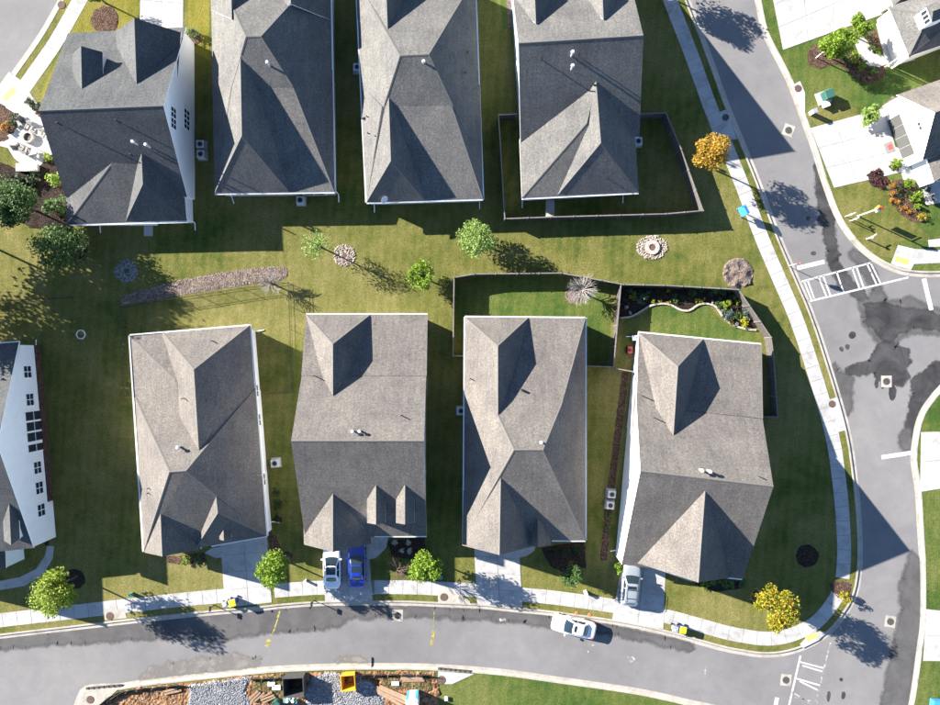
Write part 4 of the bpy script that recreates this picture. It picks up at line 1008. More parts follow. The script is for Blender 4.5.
# ------------------------------------------------------------------ fences
def fence(label, pts, h=1.8, style='wood', group=None, lean=True):
    W_ = [P(x, y, h) for x, y in pts]
    root = empty('fence', (W_[0].x, W_[0].y, 0), label, 'fence', group)
    for s in range(len(W_)-1):
        a = Vector((W_[s].x, W_[s].y, 0)); b_ = Vector((W_[s+1].x, W_[s+1].y, 0)); L = (b_-a).length; n = max(1, round(L/2.3)); t = (b_-a)/L; rz = math.atan2(t.y, t.x); nr = Vector((-t.y, t.x, 0))
        for k in range(n+1):
            if k == n and s < len(W_)-2: continue
            q = a+t*(L*k/n); m = MB()
            if style == 'wood':
                m.box((q.x, q.y, h/2+0.03), (0.11, 0.11, h+0.06), rz); m.box((q.x, q.y, h+0.075), (0.15, 0.15, 0.03), rz)
            else: m.box((q.x, q.y, h/2), (0.045, 0.045, h), rz)
            m.build('post', M['fence_cap' if style == 'wood' else 'black_metal'], root)
        for k in range(n):
            p0 = a+t*(L*k/n+0.06); p1 = a+t*(L*(k+1)/n-0.06); m = MB(); pl = (p1-p0).length; c = (p0+p1)/2
            if style == 'wood':
                nb = max(3, int(pl/0.145))
                for j in range(nb):
                    q = p0+t*(pl*(j+0.5)/nb); hh = h-rnd.uniform(0, 0.02)
                    m.box((q.x+nr.x*0.03, q.y+nr.y*0.03, hh/2), (pl/nb-0.007, 0.022, hh), rz)
                for z in (0.3, 1.0, h-0.25): m.box((c.x-nr.x*0.005, c.y-nr.y*0.005, z), (pl, 0.04, 0.09), rz)
                m.build('fence_panel', M['fence_wood'], root)
                m = MB(); m.box((c.x, c.y, h+0.02), (pl, 0.11, 0.035), rz); m.build('cap_rail', M['fence_cap'], root)
            else:
                for j in range(int(pl/0.15)):
                    q = p0+t*((j+0.5)*0.15); m.box((q.x, q.y, h/2), (0.011, 0.011, h-0.1), rz)
                for z in (0.15, h-0.12, h-0.3): m.box((c.x, c.y, z), (pl, 0.022, 0.022), rz)
                m.build('fence_panel', M['black_metal'], root)
    return root
fence('brown wooden fence round the back lawn of the hip roofed house with the bare tree', [(464,356),(453,356),(454,277.5),(474,274),(561,273),(621,284),(613.5,367),(587,366)], 1.8)
fence('brown wooden fence round the flower garden of the corner house', [(632.5,371.5),(615.5,368.5)], 1.75)
fence('tan wooden fence behind the flower bed bending down beside the corner house', [(623.5,284.5),(664,285.3),(700.4,287.3),(738.4,289.5),(771,337.4),(773.6,357),(777.5,417),(767,417)], 1.8)
fence('dark wooden fence enclosing the yard of the gable house by the orange tree', [(516,114),(498.6,115),(504.7,218.7),(551,217),(666,213.8),(703,210.6),(681,149),(665.7,112.7),(640,114)], 1.8)
fence('thin black metal fence along the pink mulch border and down between two houses', [(127,399),(123,399),(122,366),(120,307),(172,298.5),(240,288),(287.5,282.5),(289.5,330),(291,392),(266,394)], 1.3, 'metal')
fence('thin black metal fence behind the house with the tall white window wall', [(-40,303),(0,300.6),(67.6,297)], 1.3, 'metal')

# ------------------------------------------------------------------ trees and shrubs
def leaves(n, rx, ry, rz, size, seed, clumps=14, hollow=0.35, aspect=1.6):
    r_ = random.Random(seed); b = MB(); V = []; F = []
    cs = []
    for k in range(clumps):
        while True:
            p = Vector((r_.uniform(-1, 1), r_.uniform(-1, 1), r_.uniform(-0.9, 1)))
            if hollow < p.length < 1: break
        cs.append((p, r_.uniform(0.22, 0.42)))
    for i in range(n):
        c, cr = cs[i % clumps]
        d = Vector((r_.gauss(0, 1), r_.gauss(0, 1), r_.gauss(0, 1))).normalized()*cr*(r_.random()**0.45)*1.15
        p = c*0.82+d
        p = Vector((p.x*rx, p.y*ry, p.z*rz))
        u = Vector((r_.gauss(0, 1), r_.gauss(0, 1), r_.gauss(0, 0.6))).normalized(); v = u.cross(Vector((r_.gauss(0, 0.6), r_.gauss(0, 0.6), 1))).normalized()
        s_ = size*r_.uniform(0.6, 1.25); u *= s_*0.5; v *= s_*0.5/aspect; k = len(V)
        V += [p-u, p+v*0.9-u*0.1, p+u, p-v*0.9-u*0.1]; F.append((k, k+1, k+2, k+3))
    return V, F, cs
def tree(px, py, zc, rpx, kind, label, cat='tree', name='tree', n=2200, size=0.22, hgt=1.0, seed=1, clumps=16, limbs=7, bark='bark', trunk_r=0.09, group=None, ell=1.0):
    c = P(px, py, zc); r = rpx*SC*(1-zc/HC); root = empty(name, (c.x, c.y, 0), label, cat, group)
    V, F, cs = leaves(int(n*1.9), r*1.06, r*1.06*ell, r*hgt, size*1.1, seed, int(clumps*1.4))
    lo = min(v.z for v in V)+zc
    dz = max(0.0, 0.12-lo)
    o = obj('crown', [v+c+Vector((0, 0, dz)) for v in V], F, M['leaf_'+kind], root)
    r_ = random.Random(seed+99); b = MB()
    base = Vector((c.x, c.y, 0)); top = Vector((c.x+r_.uniform(-.1, .1), c.y+r_.uniform(-.1, .1), zc+r*hgt*0.3))
    b.tube([base-Vector((0, 0, .05)), base+Vector((0, 0, .15)), base.lerp(top, 0.5)+Vector((r_.uniform(-.05, .05), r_.uniform(-.05, .05), 0)), top], [trunk_r*1.5, trunk_r*1.1, trunk_r*0.8, trunk_r*0.25], 8)
    tr = b.build('trunk', M[bark], root, smooth=True)
    b = MB()
    for k in range(min(limbs, len(cs))):
        e = Vector((cs[k][0].x*r*0.8, cs[k][0].y*r*ell*0.8, cs[k][0].z*r*hgt*0.8))+c
        s0 = base.lerp(top, r_.uniform(0.45, 0.85)); m = s0.lerp(e, 0.5)+Vector((0, 0, 0.1*r))
        b.tube([s0, m, e], [trunk_r*0.5, trunk_r*0.32, 0.012], 5)
    if limbs: b.build('limbs', M[bark], root, smooth=True)
    return root
tree(49,592,5.3,21.5,'lime','bright lime street tree beside the sidewalk left of the teal pedestal',n=2600,seed=3,clumps=20,size=0.26)
tree(273,571,4.2,17,'lime_deep','yellow green street tree overhanging the right edge of the driveway with the bins',n=1900,seed=4,clumps=16,size=0.24)
tree(425,567.5,4.0,15.5,'lime_deep','round bright green street tree standing between two driveways',n=1900,seed=5,clumps=16,size=0.24)
tree(775.5,608,5.2,21,'gold','yellow and orange street tree at the rounded street corner',n=2300,seed=6,clumps=18,size=0.26)
tree(712,150,4.8,18.5,'orange','orange autumn street tree beside the sidewalk and wooden fence corner',n=2300,seed=7,clumps=18,size=0.24)
tree(477,237,2.8,20,'sage','fresh green feathery tree on the common lawn outside the fenced yard',n=2400,seed=8,clumps=26,size=0.2,hgt=0.9)
tree(421,275,2.3,14,'lime_deep','small round lime tree on the common lawn behind the dormer house',n=1500,seed=9,clumps=14,size=0.2)
tree(315,243,3.4,15,'sage','sparse thin leaved tree beside the pale stone drain ring',n=520,seed=10,clumps=22,size=0.17,limbs=16,hgt=1.1)
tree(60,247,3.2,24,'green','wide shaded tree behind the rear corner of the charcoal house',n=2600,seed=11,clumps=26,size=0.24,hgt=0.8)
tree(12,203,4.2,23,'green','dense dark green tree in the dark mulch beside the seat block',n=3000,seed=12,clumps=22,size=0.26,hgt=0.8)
tree(838,44,3.0,17,'lime_deep','light green tree in the mulch bed beside the wide white driveway',n=1900,seed=13,clumps=18,size=0.24,ell=0.75)
tree(862,25,2.4,11,'lime_deep','smaller light green tree at the porch end of the mulch bed',n=1100,seed=14,clumps=12,size=0.22)
tree(573,576,2.6,12,'green','loose green young tree on the lawn left of the silver vehicle',n=900,seed=15,clumps=16,size=0.2)
tree(664,-29,4.0,19,'orange','street tree in front of the fenced gable house shading the asphalt',n=1900,seed=16,clumps=18,size=0.26)
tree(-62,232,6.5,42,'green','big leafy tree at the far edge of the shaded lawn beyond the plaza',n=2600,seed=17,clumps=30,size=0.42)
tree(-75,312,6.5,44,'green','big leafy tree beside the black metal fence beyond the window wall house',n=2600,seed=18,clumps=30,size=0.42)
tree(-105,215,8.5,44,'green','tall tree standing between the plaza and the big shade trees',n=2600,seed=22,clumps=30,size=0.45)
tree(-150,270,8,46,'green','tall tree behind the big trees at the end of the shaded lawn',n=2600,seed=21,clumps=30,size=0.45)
tree(94,-8,2.5,9,'green','slim young tree in the round mulch bed before the charcoal house',n=500,seed=19,clumps=10,size=0.2)
tree(845,598,1.0,6,'gold','small yellowing sapling in the bare soil gap of the sidewalk',n=260,seed=20,clumps=8,size=0.16,limbs=4,trunk_r=0.03)
# bare trees
def bare_tree(px, py, zc, rpx, label, n=60, seed=1, bark='bark_pale', up=0.9, name='bare_tree'):
    base = P(px, py, zc); base.z = 0; r_ = random.Random(seed); r = rpx*SC
    root = empty(name, base, label, 'tree'); b = MB()
    b.tube([base, base+Vector((0, 0, zc*0.5)), base+Vector((0.02, 0.03, zc))], [0.09, 0.07, 0.05], 8); b.build('trunk', M[bark], root, smooth=True)
    b = MB()
    for k in range(n):
        a = r_.uniform(0, 6.283); rr = r*r_.uniform(0.55, 1.0); s0 = base+Vector((0, 0, zc*r_.uniform(0.45, 1.0)))
        e = s0+Vector((math.cos(a)*rr, math.sin(a)*rr, r_.uniform(0.3, 1.2)*up)); m = s0.lerp(e, 0.5)+Vector((r_.uniform(-.1, .1), r_.uniform(-.1, .1), 0.2))
        b.tube([s0, m, e], [0.035, 0.024, 0.01], 4)
        for q in range(3):
            w0 = s0.lerp(e, r_.uniform(0.4, 0.8)); a2 = a+r_.uniform(-0.9, 0.9); l_ = rr*0.35
            b.tube([w0, w0+Vector((math.cos(a2)*l_, math.sin(a2)*l_, r_.uniform(0.1, 0.4)))], [0.018, 0.008], 4)
    b.build('branches', M[bark], root); return root
bare_tree(583,289.5,2.4,17,'leafless pale branched tree inside the fenced back lawn', 70, 2)
bare_tree(270,283,1.6,14,'leafless grey shrub tree at the end of the pink mulch border', 40, 3)
bare_tree(397,571,3.6,14,'leafless slender street tree by the driveway with the blue car', 34, 4, 'bark')
# shrubs: proto meshes, each copy its own object
def shrub_proto(kind, seed, n=260, size=0.16, flat=0.8):
    V, F, cs = leaves(n, 1, 1, flat, size/0.5, seed, 12, 0.2)
    return V, F
SH = {}
def shrub(px, py, rpx, kind, label, group=None, n=240, z=0.0, flat=0.8, name='shrub', cat='shrub'):
    r = rpx*SC*1.22; key = (kind, n)
    if key not in SH: SH[key] = [shrub_proto(kind, hash_seed(kind)+k, n) for k in range(2)]
    V, F = SH[key][rnd.randrange(2)]
    p = P(px, py, r*flat); a = rnd.uniform(0, 6.28); ca, sa = math.cos(a), math.sin(a)
    zz = [v.z for v in V]; lo = min(zz)
    root = empty(name, (p.x, p.y, z), label, cat, group)
    W_ = [Vector((p.x+(v.x*ca-v.y*sa)*r, p.y+(v.x*sa+v.y*ca)*r, z+(v.z-lo)*r*flat)) for v in V]
    obj('foliage', W_, F, M['leaf_'+kind], root)
    b = MB(); b.tube([(p.x, p.y, z-0.03), (p.x, p.y, z+r*0.8)], [0.03, 0.015], 5); b.build('stem', M['bark'], root)
    return root
def hash_seed(s_): return sum(ord(c)*(i+3) for i, c in enumerate(s_))
for (x, y, r, k) in [(185,560,5,'lime_deep'),(198,559,5.5,'green')]: shrub(x, y, r, k, 'low %s shrub in the bed left of the bins driveway' % ('yellow green' if k == 'lime_deep' else 'dark green'))
for (x, y) in [(395,543),(408,543),(403,550),(410,551)]: shrub(x, y, 3, 'pale', 'small tan dried shrub in the bed beside the curved entry path', 'tan shrubs by the entry path', 140)
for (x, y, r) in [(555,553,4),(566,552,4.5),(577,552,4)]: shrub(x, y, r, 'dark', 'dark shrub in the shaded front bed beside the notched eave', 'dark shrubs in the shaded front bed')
for (x, y, r, k) in [(714,580,6,'green'),(730,584,6,'green'),(706,586,4,'lime_deep'),(742,583,4,'green')]: shrub(x, y, r, k, '%s shrub under the front eave of the corner house' % ('bright' if k == 'lime_deep' else 'green'), 'shrubs under the corner house eave' if k == 'green' else None)
shrub(618,568,5.5,'lime_deep','yellow green shrub at the front corner beside the silver vehicle')
for (x, y, r) in [(609,515,3.5),(608,528,3)]: shrub(x, y, r, 'green', 'small green shrub beside the air conditioners of the corner house', 'shrubs along the corner house wall')
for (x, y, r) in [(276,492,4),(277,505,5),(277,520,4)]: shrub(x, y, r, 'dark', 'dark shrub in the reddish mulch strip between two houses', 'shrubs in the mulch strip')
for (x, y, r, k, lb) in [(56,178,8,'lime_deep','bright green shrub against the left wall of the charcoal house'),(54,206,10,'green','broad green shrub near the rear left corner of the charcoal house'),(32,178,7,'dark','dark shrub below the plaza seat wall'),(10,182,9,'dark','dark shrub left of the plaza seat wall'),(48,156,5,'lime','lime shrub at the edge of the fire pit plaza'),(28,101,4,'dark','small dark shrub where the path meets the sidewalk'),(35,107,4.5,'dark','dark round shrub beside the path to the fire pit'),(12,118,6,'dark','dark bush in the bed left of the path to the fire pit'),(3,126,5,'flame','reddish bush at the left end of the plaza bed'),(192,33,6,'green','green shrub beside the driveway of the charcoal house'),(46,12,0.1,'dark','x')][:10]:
    shrub(x, y, r, k, lb, n=420 if r > 6 else 240)
shrub(873.5,113,10,'sage','round pale green bush at the corner of the white garage',n=700,flat=0.9)
shrub(897.5,163,5.5,'lime_deep','small round bush on mulch right of the dark garage door',n=300)
for (x, y, r, k) in [(894,193,3,'flame'),(892,200,3,'flame'),(898,203,3,'flame'),(904,208,3.5,'flame'),(910,212,3,'flame'),(923,216,4.5,'gold'),(893,184,3,'flame')]: shrub(x, y, r, k, 'orange and yellow flowering clump in the bed near the balloons' if k == 'flame' else 'golden bush at the tip of the flower bed near the balloons', 'orange flower clumps' if k == 'flame' else None, 160, name='flower_clump', cat='flowers')
for (x, y, r) in [(911,183,5),(916,197,5),(919,206,4)]: shrub(x, y, r, 'lime_deep', 'round green bush in the flower bed beside the porch', 'round bushes beside the porch', 300)
for (x, y, r) in [(902,188,4.5),(908,193,3.5),(900,196,3)]: shrub(x, y, r, 'dark', 'dark bush in the middle of the orange flower bed', 'dark bushes in the orange flower bed', 200)
rr = random.Random(5)
for k in range(24):
    x, y = 866+rr.uniform(0, 22), 168+rr.uniform(0, 19)
    if inside((x, y), [(866,175),(880,168),(889,181),(883,187),(873,184)]): shrub(x, y, 2.6, 'maroon', 'maroon foliage plant with pink flowers in the planted wedge by the garage drive', 'maroon plants by the garage drive', 120, name='flower_clump', cat='flowers')
for (x, y, r, k) in [(848,60,4,'green'),(856,57,5,'lime_deep'),(863,65,5,'lime_deep'),(873,71,5,'green'),(868,34,4,'green'),(872,46,4,'green'),(880,51,3,'lime_deep'),(844,58,3,'dark')]: shrub(x, y, r, k, '%s shrub in the curved bed beside the garden path of the porch house' % {'green': 'mid green', 'lime_deep': 'bright green', 'dark': 'dark'}[k], {'green': 'mid green shrubs by the garden path', 'lime_deep': 'bright shrubs by the garden path', 'dark': None}[k])
# flower garden of the corner house
rr = random.Random(11)
gk = {'yellow': ('bright yellow', 2.6, 3.6), 'green': ('leafy green', 2.2, 4.2), 'blue_green': ('blue green', 3.0, 5.0), 'dark': ('dark', 2.0, 3.6), 'pale': ('white flowering', 1.4, 2.2), 'lime': ('lime', 2.0, 4.0)}
spots = [(632,294,'yellow',4),(640,300,'blue_green',4.5),(647,298,'yellow',2.2),(653,301,'lime',2.5),(639,293,'dark',3.5),(660,300,'yellow',2),(669,302,'yellow',2),(698,301,'yellow',2.8),(703,300,'yellow',2.4),(715,292,'lime',3),(727,303,'lime',5.5),(738,301,'lime',3),(728,315,'blue_green',6),(737,316,'green',4),(747,312,'blue_green',5.5),(743,322,'yellow',5),(732,322,'gold',2.5),(719,305,'green',4),(713,303,'pale',2),(721,311,'pale',1.8),(742,305,'pale',1.8),(748,318,'pale',2.2),(737,324,'pale',1.8),(626,308,'pale',2.4),(630,313,'pale',1.8),(645,287,'dark',2),(693,293,'green',4),(686,298,'dark',4)]
for k in range(38): 
    x = rr.uniform(625, 735); spots.append((x, rr.uniform(289.5, 300.5 if x < 690 else 299), rr.choice(['dark', 'dark', 'dark', 'green', 'blue_green', 'lime']), rr.uniform(1.8, 3.4)))
seen = {}
for (x, y, k, r) in spots:
    nm = {'gold': 'golden'}.get(k) or gk[k][0]
    shrub(x, y, r, k, '%s plant in the dark flower bed along the tan wooden fence' % nm, '%s plants in the fenced flower bed' % nm, 150, 0.03, name='garden_plant', cat='plant')

# ------------------------------------------------------------------ vehicles
def loft(b, rings, m=0, cap=True):
    n = len(rings[0]); V = [p for r in rings for p in r]; F = []
    for i in range(len(rings)-1):
        for j in range(n):
            F.append((i*n+j, i*n+(j+1) % n, (i+1)*n+(j+1) % n, (i+1)*n+j))
    if cap: F.append(tuple(range(n))[::-1]); F.append(tuple((len(rings)-1)*n+j for j in range(n)))
    b.add(V, F, m)
def vehicle(px, py, heading, paint, label, zg, suv=False, roofmat=None, moonroof=None, rails=False):
    base = P(px, py, 0.7); base.z = zg
    root = empty('car', base, label, 'car'); c, s_ = math.cos(heading), math.sin(heading)
    def T(x, y, z): return Vector((base.x+x*c-y*s_, base.y+x*s_+y*c, zg+z))
    L = 4.75 if not suv else 4.55
    # stations: x, half width, bonnet/deck height, shoulder height
    if not suv: st = [(2.36,.50,.52,.50),(2.33,.66,.62,.58),(2.2,.78,.72,.66),(1.95,.86,.80,.74),(1.5,.905,.88,.80),(0.9,.92,.95,.85),(0.2,.925,.97,.88),(-0.6,.925,.98,.90),(-1.3,.92,1.0,.92),(-1.8,.895,1.03,.94),(-2.15,.84,1.04,.92),(-2.33,.74,1.0,.86),(-2.38,.60,.86,.78)]
    else: st = [(2.24,.52,.62,.58),(2.2,.70,.78,.70),(2.05,.82,.90,.80),(1.8,.89,.98,.88),(1.4,.925,1.04,.94),(0.8,.935,1.08,.98),(0,.94,1.08,1.0),(-0.8,.94,1.09,1.0),(-1.5,.93,1.10,1.0),(-1.95,.90,1.10,.98),(-2.2,.84,1.06,.94),(-2.27,.74,.95,.86)]
    rings = []
    for (x, w_, h, sh) in st:
        half = [(0.0, h), (w_*0.45, h-0.006), (w_*0.78, h-0.035), (w_*0.93, sh+0.02), (w_, sh-0.07), (w_*1.0, 0.52), (w_*0.985, 0.34), (w_*0.90, 0.22), (0, 0.2)]
        ring = [T(x, y, z) for y, z in half] + [T(x, -y, z) for y, z in half[-2:0:-1]]
        rings.append(ring[::-1])
    b = MB(); loft(b, rings[::-1]); body = b.build('body', M[paint], root, smooth=True)
    # cabin: lower belt outline and roof outline
    if not suv: bf, br, tf, tr, zt, wb, wt, zb0, zb1 = 0.98, -1.62, 0.20, -1.02, 1.44, .80, .60, 0.93, 1.0
    else: bf, br, tf, tr, zt, wb, wt, zb0, zb1 = 0.98, -2.10, 0.30, -1.75, 1.66, .83, .66, 1.05, 1.06
    b = MB(); N = 9; rows = []
    def cx(t, a, d): return a+(d-a)*t
    prof = [(bf, wb*0.93, zb0-.03), (cx(.5, bf, tf), (wb+wt)/2*0.97, (zb0+zt)/2+.03), (tf, wt*0.97, zt-.045), (cx(.15, tf, tr), wt, zt-.01), (cx(.5, tf, tr), wt*1.01, zt), (cx(.85, tf, tr), wt, zt-.02), (tr, wt*0.95, zt-.06), (cx(.5, tr, br), (wb+wt)/2*0.94, (zb1+zt)/2), (br, wb*0.86, zb1-.03)]
    for (x, w_, z) in prof:
        frac = min(1, max(0, (z-zb0)/(zt-zb0))); wbl = wb*(0.97 if abs(x) < 1.7 else .9)
        half = [(0, z+.012*frac), (w_*0.6, z+.008*frac), (w_*0.92, z-.012*frac), (w_, z-.045*frac), (w_+(wbl-w_)*0.5, (z+zb0)/2-.02), (max(w_, wbl), zb0-.05), (0, zb0-.08)]
        rows.append(([T(x, y, zz) for y, zz in half] + [T(x, -y, zz) for y, zz in half[-2:0:-1]])[::-1])
    loft(b, rows[::-1]); cab = b.build('cabin', M[roofmat or paint], root, smooth=True)
    def glass(name, quad, par=root, mat='car_glass', th=0.02, nseg=1):
        a, b2, c2, d2 = [T(*q) for q in quad]; n = (b2-a).cross(d2-a).normalized()*th; mb = MB()
        mb.add([p-n for p in (a, b2, c2, d2)]+[p+n for p in (a, b2, c2, d2)], [(3,2,1,0),(4,5,6,7),(0,1,5,4),(1,2,6,5),(2,3,7,6),(3,0,4,7)]); return mb.build(name, M[mat], par)
    def curved(name, x0, z0, w0, x1, z1, w1, bow, lift):
        mb = MB(); V = []; k = 7
        for (x, z, w_, bw) in ((x0, z0, w0, bow), ((x0+x1)/2, (z0+z1)/2+lift, (w0+w1)/2, bow*.7), (x1, z1, w1, bow*0.4)):
            for j in range(k): u = -1+2*j/(k-1); V.append(T(x+bw*(1-u*u), u*w_, z))
        F = []
        for r_ in range(2):
            for j in range(k-1): F.append((r_*k+j, r_*k+j+1, (r_+1)*k+j+1, (r_+1)*k+j))
        mb.add(V, F); o = mb.build(name, M['car_glass'], root, smooth=True); return o
    e = 0.035
    curved('windscreen', bf-.02, zb0+.045, wb*0.86, tf+.02, zt+.0, wt*0.90, .10, .05+e)
    curved('rear_window', br+.16, zb1+.10, wb*0.74, tr-.04, zt-.01, wt*0.82, -.08, .03+e)
    for sg in (-1, 1):
        xs = [(bf-.38, tf-.08), (-0.28, -0.28), (br+.45, tr+.12)]
        for k in range(2):
            (xb0, xt0), (xb1, xt1) = xs[k], xs[k+1]
            q = [(xb0-.04, sg*(wb*.985), zb0+.06), (xb1+.04, sg*(wb*.985), zb0+.08), (xt1+.05, sg*(wt+.035), zt-.10), (xt0-.05, sg*(wt+.035), zt-.10)]
            glass('side_window', q if sg < 0 else q[::-1], th=0.012)
    if moonroof:
        x0, x1, w_ = moonroof
        mb = MB(); V = []
        for x in (x0, (x0+x1)/2, x1):
            for j in range(5): u = -1+j/2; V.append(T(x, u*w_, zt+.022-.012*u*u-(.012 if x > tf-.2 else 0)))
        mb.add(V, [(r_*5+j, (r_+1)*5+j, (r_+1)*5+j+1, r_*5+j+1) for r_ in range(2) for j in range(4)]); mb.build('sunroof', M['car_glass'], root)
    if rails:
        for sg in (-1, 1):
            mb = MB(); mb.tube([T(.2, sg*.6, zt-.02), T(.1, sg*.6, zt+.07), T(-1.5, sg*.6, zt+.07), T(-1.65, sg*.6, zt-.02)], .022, 6); mb.build('roof_rail', M['black_trim'], root)
        for x in (-.35, -1.25):
            mb = MB(); mb.tube([T(x, -.6, zt+.08), T(x, .6, zt+.08)], .03, 6); mb.build('crossbar', M['black_trim'], root)
    for x in ((1.42, -1.38) if not suv else (1.36, -1.36)):
        for sg in (-1, 1):
            mb = MB(); r0 = .33 if not suv else .36; k = 20
            V = []
            for (y, r_) in ((.93, r0*.93), (.91, r0), (.73, r0), (.71, r0*.93)):
                V += [T(x+r_*math.cos(6.283*j/k), sg*y, r0+r_*math.sin(6.283*j/k)) for j in range(k)]
            mb.add(V, [(q*k+j, q*k+(j+1) % k, (q+1)*k+(j+1) % k, (q+1)*k+j) for q in range(3) for j in range(k)]+[tuple(range(k)), tuple(range(3*k, 4*k))[::-1]])
            wh = mb.build('wheel', M['tyre'], root)
            mb = MB(); V = [T(x+.21*math.cos(6.283*j/k), sg*.936, r0+.21*math.sin(6.283*j/k)) for j in range(k)]; mb.add(V, [tuple(range(k)) if sg < 0 else tuple(range(k))[::-1]]); mb.build('rim', M['rim'], wh)
    xf = st[1][0]; xr = st[-2][0]
    for sg in (-1, 1):
        glass('headlight', [(xf-.02, sg*.72, .60), (xf-.34, sg*.84, .66), (xf-.34, sg*.72, .70), (xf-.04, sg*.56, .66)][::sg], mat='lamp_clear', th=.03)
        glass('tail_light', [(xr+.03, sg*.80, .80), (xr+.30, sg*.88, .84), (xr+.28, sg*.86, .95), (xr+.02, sg*.70, .93)][::-sg], mat='lamp_red', th=.03)
        mb = MB(); mb.box(T(bf-.18, sg*1.0, zb0+.06), (.14, .22, .14), heading); mb.build('mirror', M[paint], root)
    mb = MB(); mb.box(T(st[0][0]-.02, 0, .42), (.08, .9, .16), heading); mb.build('grille', M['black_trim'], root)
    return root
vehicle(573.7,626.8,math.atan2(10,-44.5),'car_white','white sedan with a small dark sunroof parked on the street by the kerb',ZR,moonroof=(.02,-.28,.34))
vehicle(332,566,R(91),'car_white','white sedan with a black glass roof parked on a driveway next to the blue car',0.032,moonroof=(.1,-.72,.50))
vehicle(357,565,R(90),'car_blue','bright blue sedan with a dark roof panel parked on a driveway',0.032,moonroof=(.1,-.6,.50))
vehicle(630.5,584,R(84.5),'car_silver','silver vehicle with roof rails and crossbars on the corner house driveway',0.032,suv=True,moonroof=(.05,-.30,.45),rails=True)

# ------------------------------------------------------------------ bins, boxes and street furniture
def bin_(px, py, rz, body, lid, label, h=1.05, w_=0.62, bag=False):
    p = P(px, py, h/2); z = 0.02; root = empty('wheelie_bin', (p.x, p.y, z), label, 'bin'); b = MB()
    c, s_ = math.cos(rz), math.sin(rz)
    def T(x, y, zz): return Vector((p.x+x*c-y*s_, p.y+x*s_+y*c, z+zz))
    rings = []
    for (zz, k) in ((0.05, .78), (.5, .88), (h*.92, 1.0)):
        a = w_/2*k; q = .07; rings.append([T(x, y, zz) for x, y in ((-a+q,-a),(a-q,-a),(a,-a+q),(a,a-q),(a-q,a),(-a+q,a),(-a,a-q),(-a,-a+q))])
    loft(b, rings); b.build('body', M[body], root)
    b = MB(); a = w_/2+.03; rings = []
    for (zz, k) in ((h*.93, 1.0), (h*.98, 1.0), (h*1.03, .82)):
        rings.append([T(x*k, y*k, zz) for x, y in ((-a+.07,-a),(a-.07,-a),(a,-a+.07),(a,a-.07),(a-.07,a),(-a+.07,a),(-a,a-.07),(-a,-a+.07))])
    loft(b, rings); b.build('lid', M[lid], root)
    b = MB(); b.tube([T(-w_/2, w_/2+.1, h*.9), T(w_/2, w_/2+.1, h*.9)], .02, 6); b.build('handle', M[body], root)
    for sg in (-1, 1):
        b = MB(); b.tube([T(sg*(w_/2-.02), w_/2-.02, .12), T(sg*(w_/2+.05), w_/2-.02, .12)], .12, 12); b.build('wheel', M['tyre'], root)
    if bag:
        b = MB(); b.cyl(T(0, -.05, h*1.03), .12, .05, 10, r2=.08); b.build('label_plate', M['bag_white'], root)
bin_(234,601.5,0.25,'bin_blue','bin_yellow','tall dark blue bin with a yellow lid standing on the driveway apron',1.15,.72)
bin_(226,603.5,0.3,'bin_grey','bin_grey','small grey bin with a white label left of the yellow lidded bin',0.8,.5,True)
bin_(682,628.5,-0.2,'bin_blue','bin_yellow','blue bin with a yellow lid on the grass strip past the silver vehicle',1.05,.68)
bin_(674.5,628,-0.2,'bin_grey','bin_grey','grey bin with a white label beside the yellow lidded bin on grass',0.9,.6,True)
def ac(px, py, label, rz=0.0):
    p = P(px, py, .8); root = empty('air_conditioner', (p.x, p.y, 0), label, 'air conditioner'); b = MB()
    b.box((p.x, p.y, .05), (1.05, 1.05, .1), rz); b.build('pad', M['concrete'], root)
    b = MB(); b.box((p.x, p.y, .47), (.8, .8, .72), rz); b.build('case', M['trim_grey'], root)
    b = MB(); b.ring((p.x, p.y, .83), .26, .36, .03, 20); fan = b.build('fan_guard', M['grey_metal'], root)
    b = MB(); b.cyl((p.x, p.y, .831), .25, .006, 20); b.build('fan_opening', M['black_trim'], root)
    for k in range(4):
        b = MB(); b.box((p.x+.12*math.cos(k*1.571+.4), p.y+.12*math.sin(k*1.571+.4), .845), (.24, .09, .01), k*1.571+.4); b.build('fan_blade', M['black_metal'], root)
ac(274.5,463.5,'air conditioner in the gap beside the driveway house with bins', .08)
ac(612,494.5,'air conditioner of the pair beside the corner house white wall, nearer the back fence', -.1); ac(610.5,505.5,'air conditioner of the pair beside the corner house white wall, nearer the street', -.1)
ac(200,144,'shaded air conditioner of the charcoal house, nearer its side windows', 0); ac(200.5,154,'shaded air conditioner of the charcoal house, nearer its rear lawn', 0)
ac(461,411,'air conditioner against the left wall of the hip roofed house with fenced lawn'); ac(357,67,'air conditioner beside the left eave of the satellite dish house'); ac(638.5,141,'air conditioner inside the dark wooden fence against the gable house'); ac(300,200,'air conditioner behind the rear wall of the dark hip roofed house')
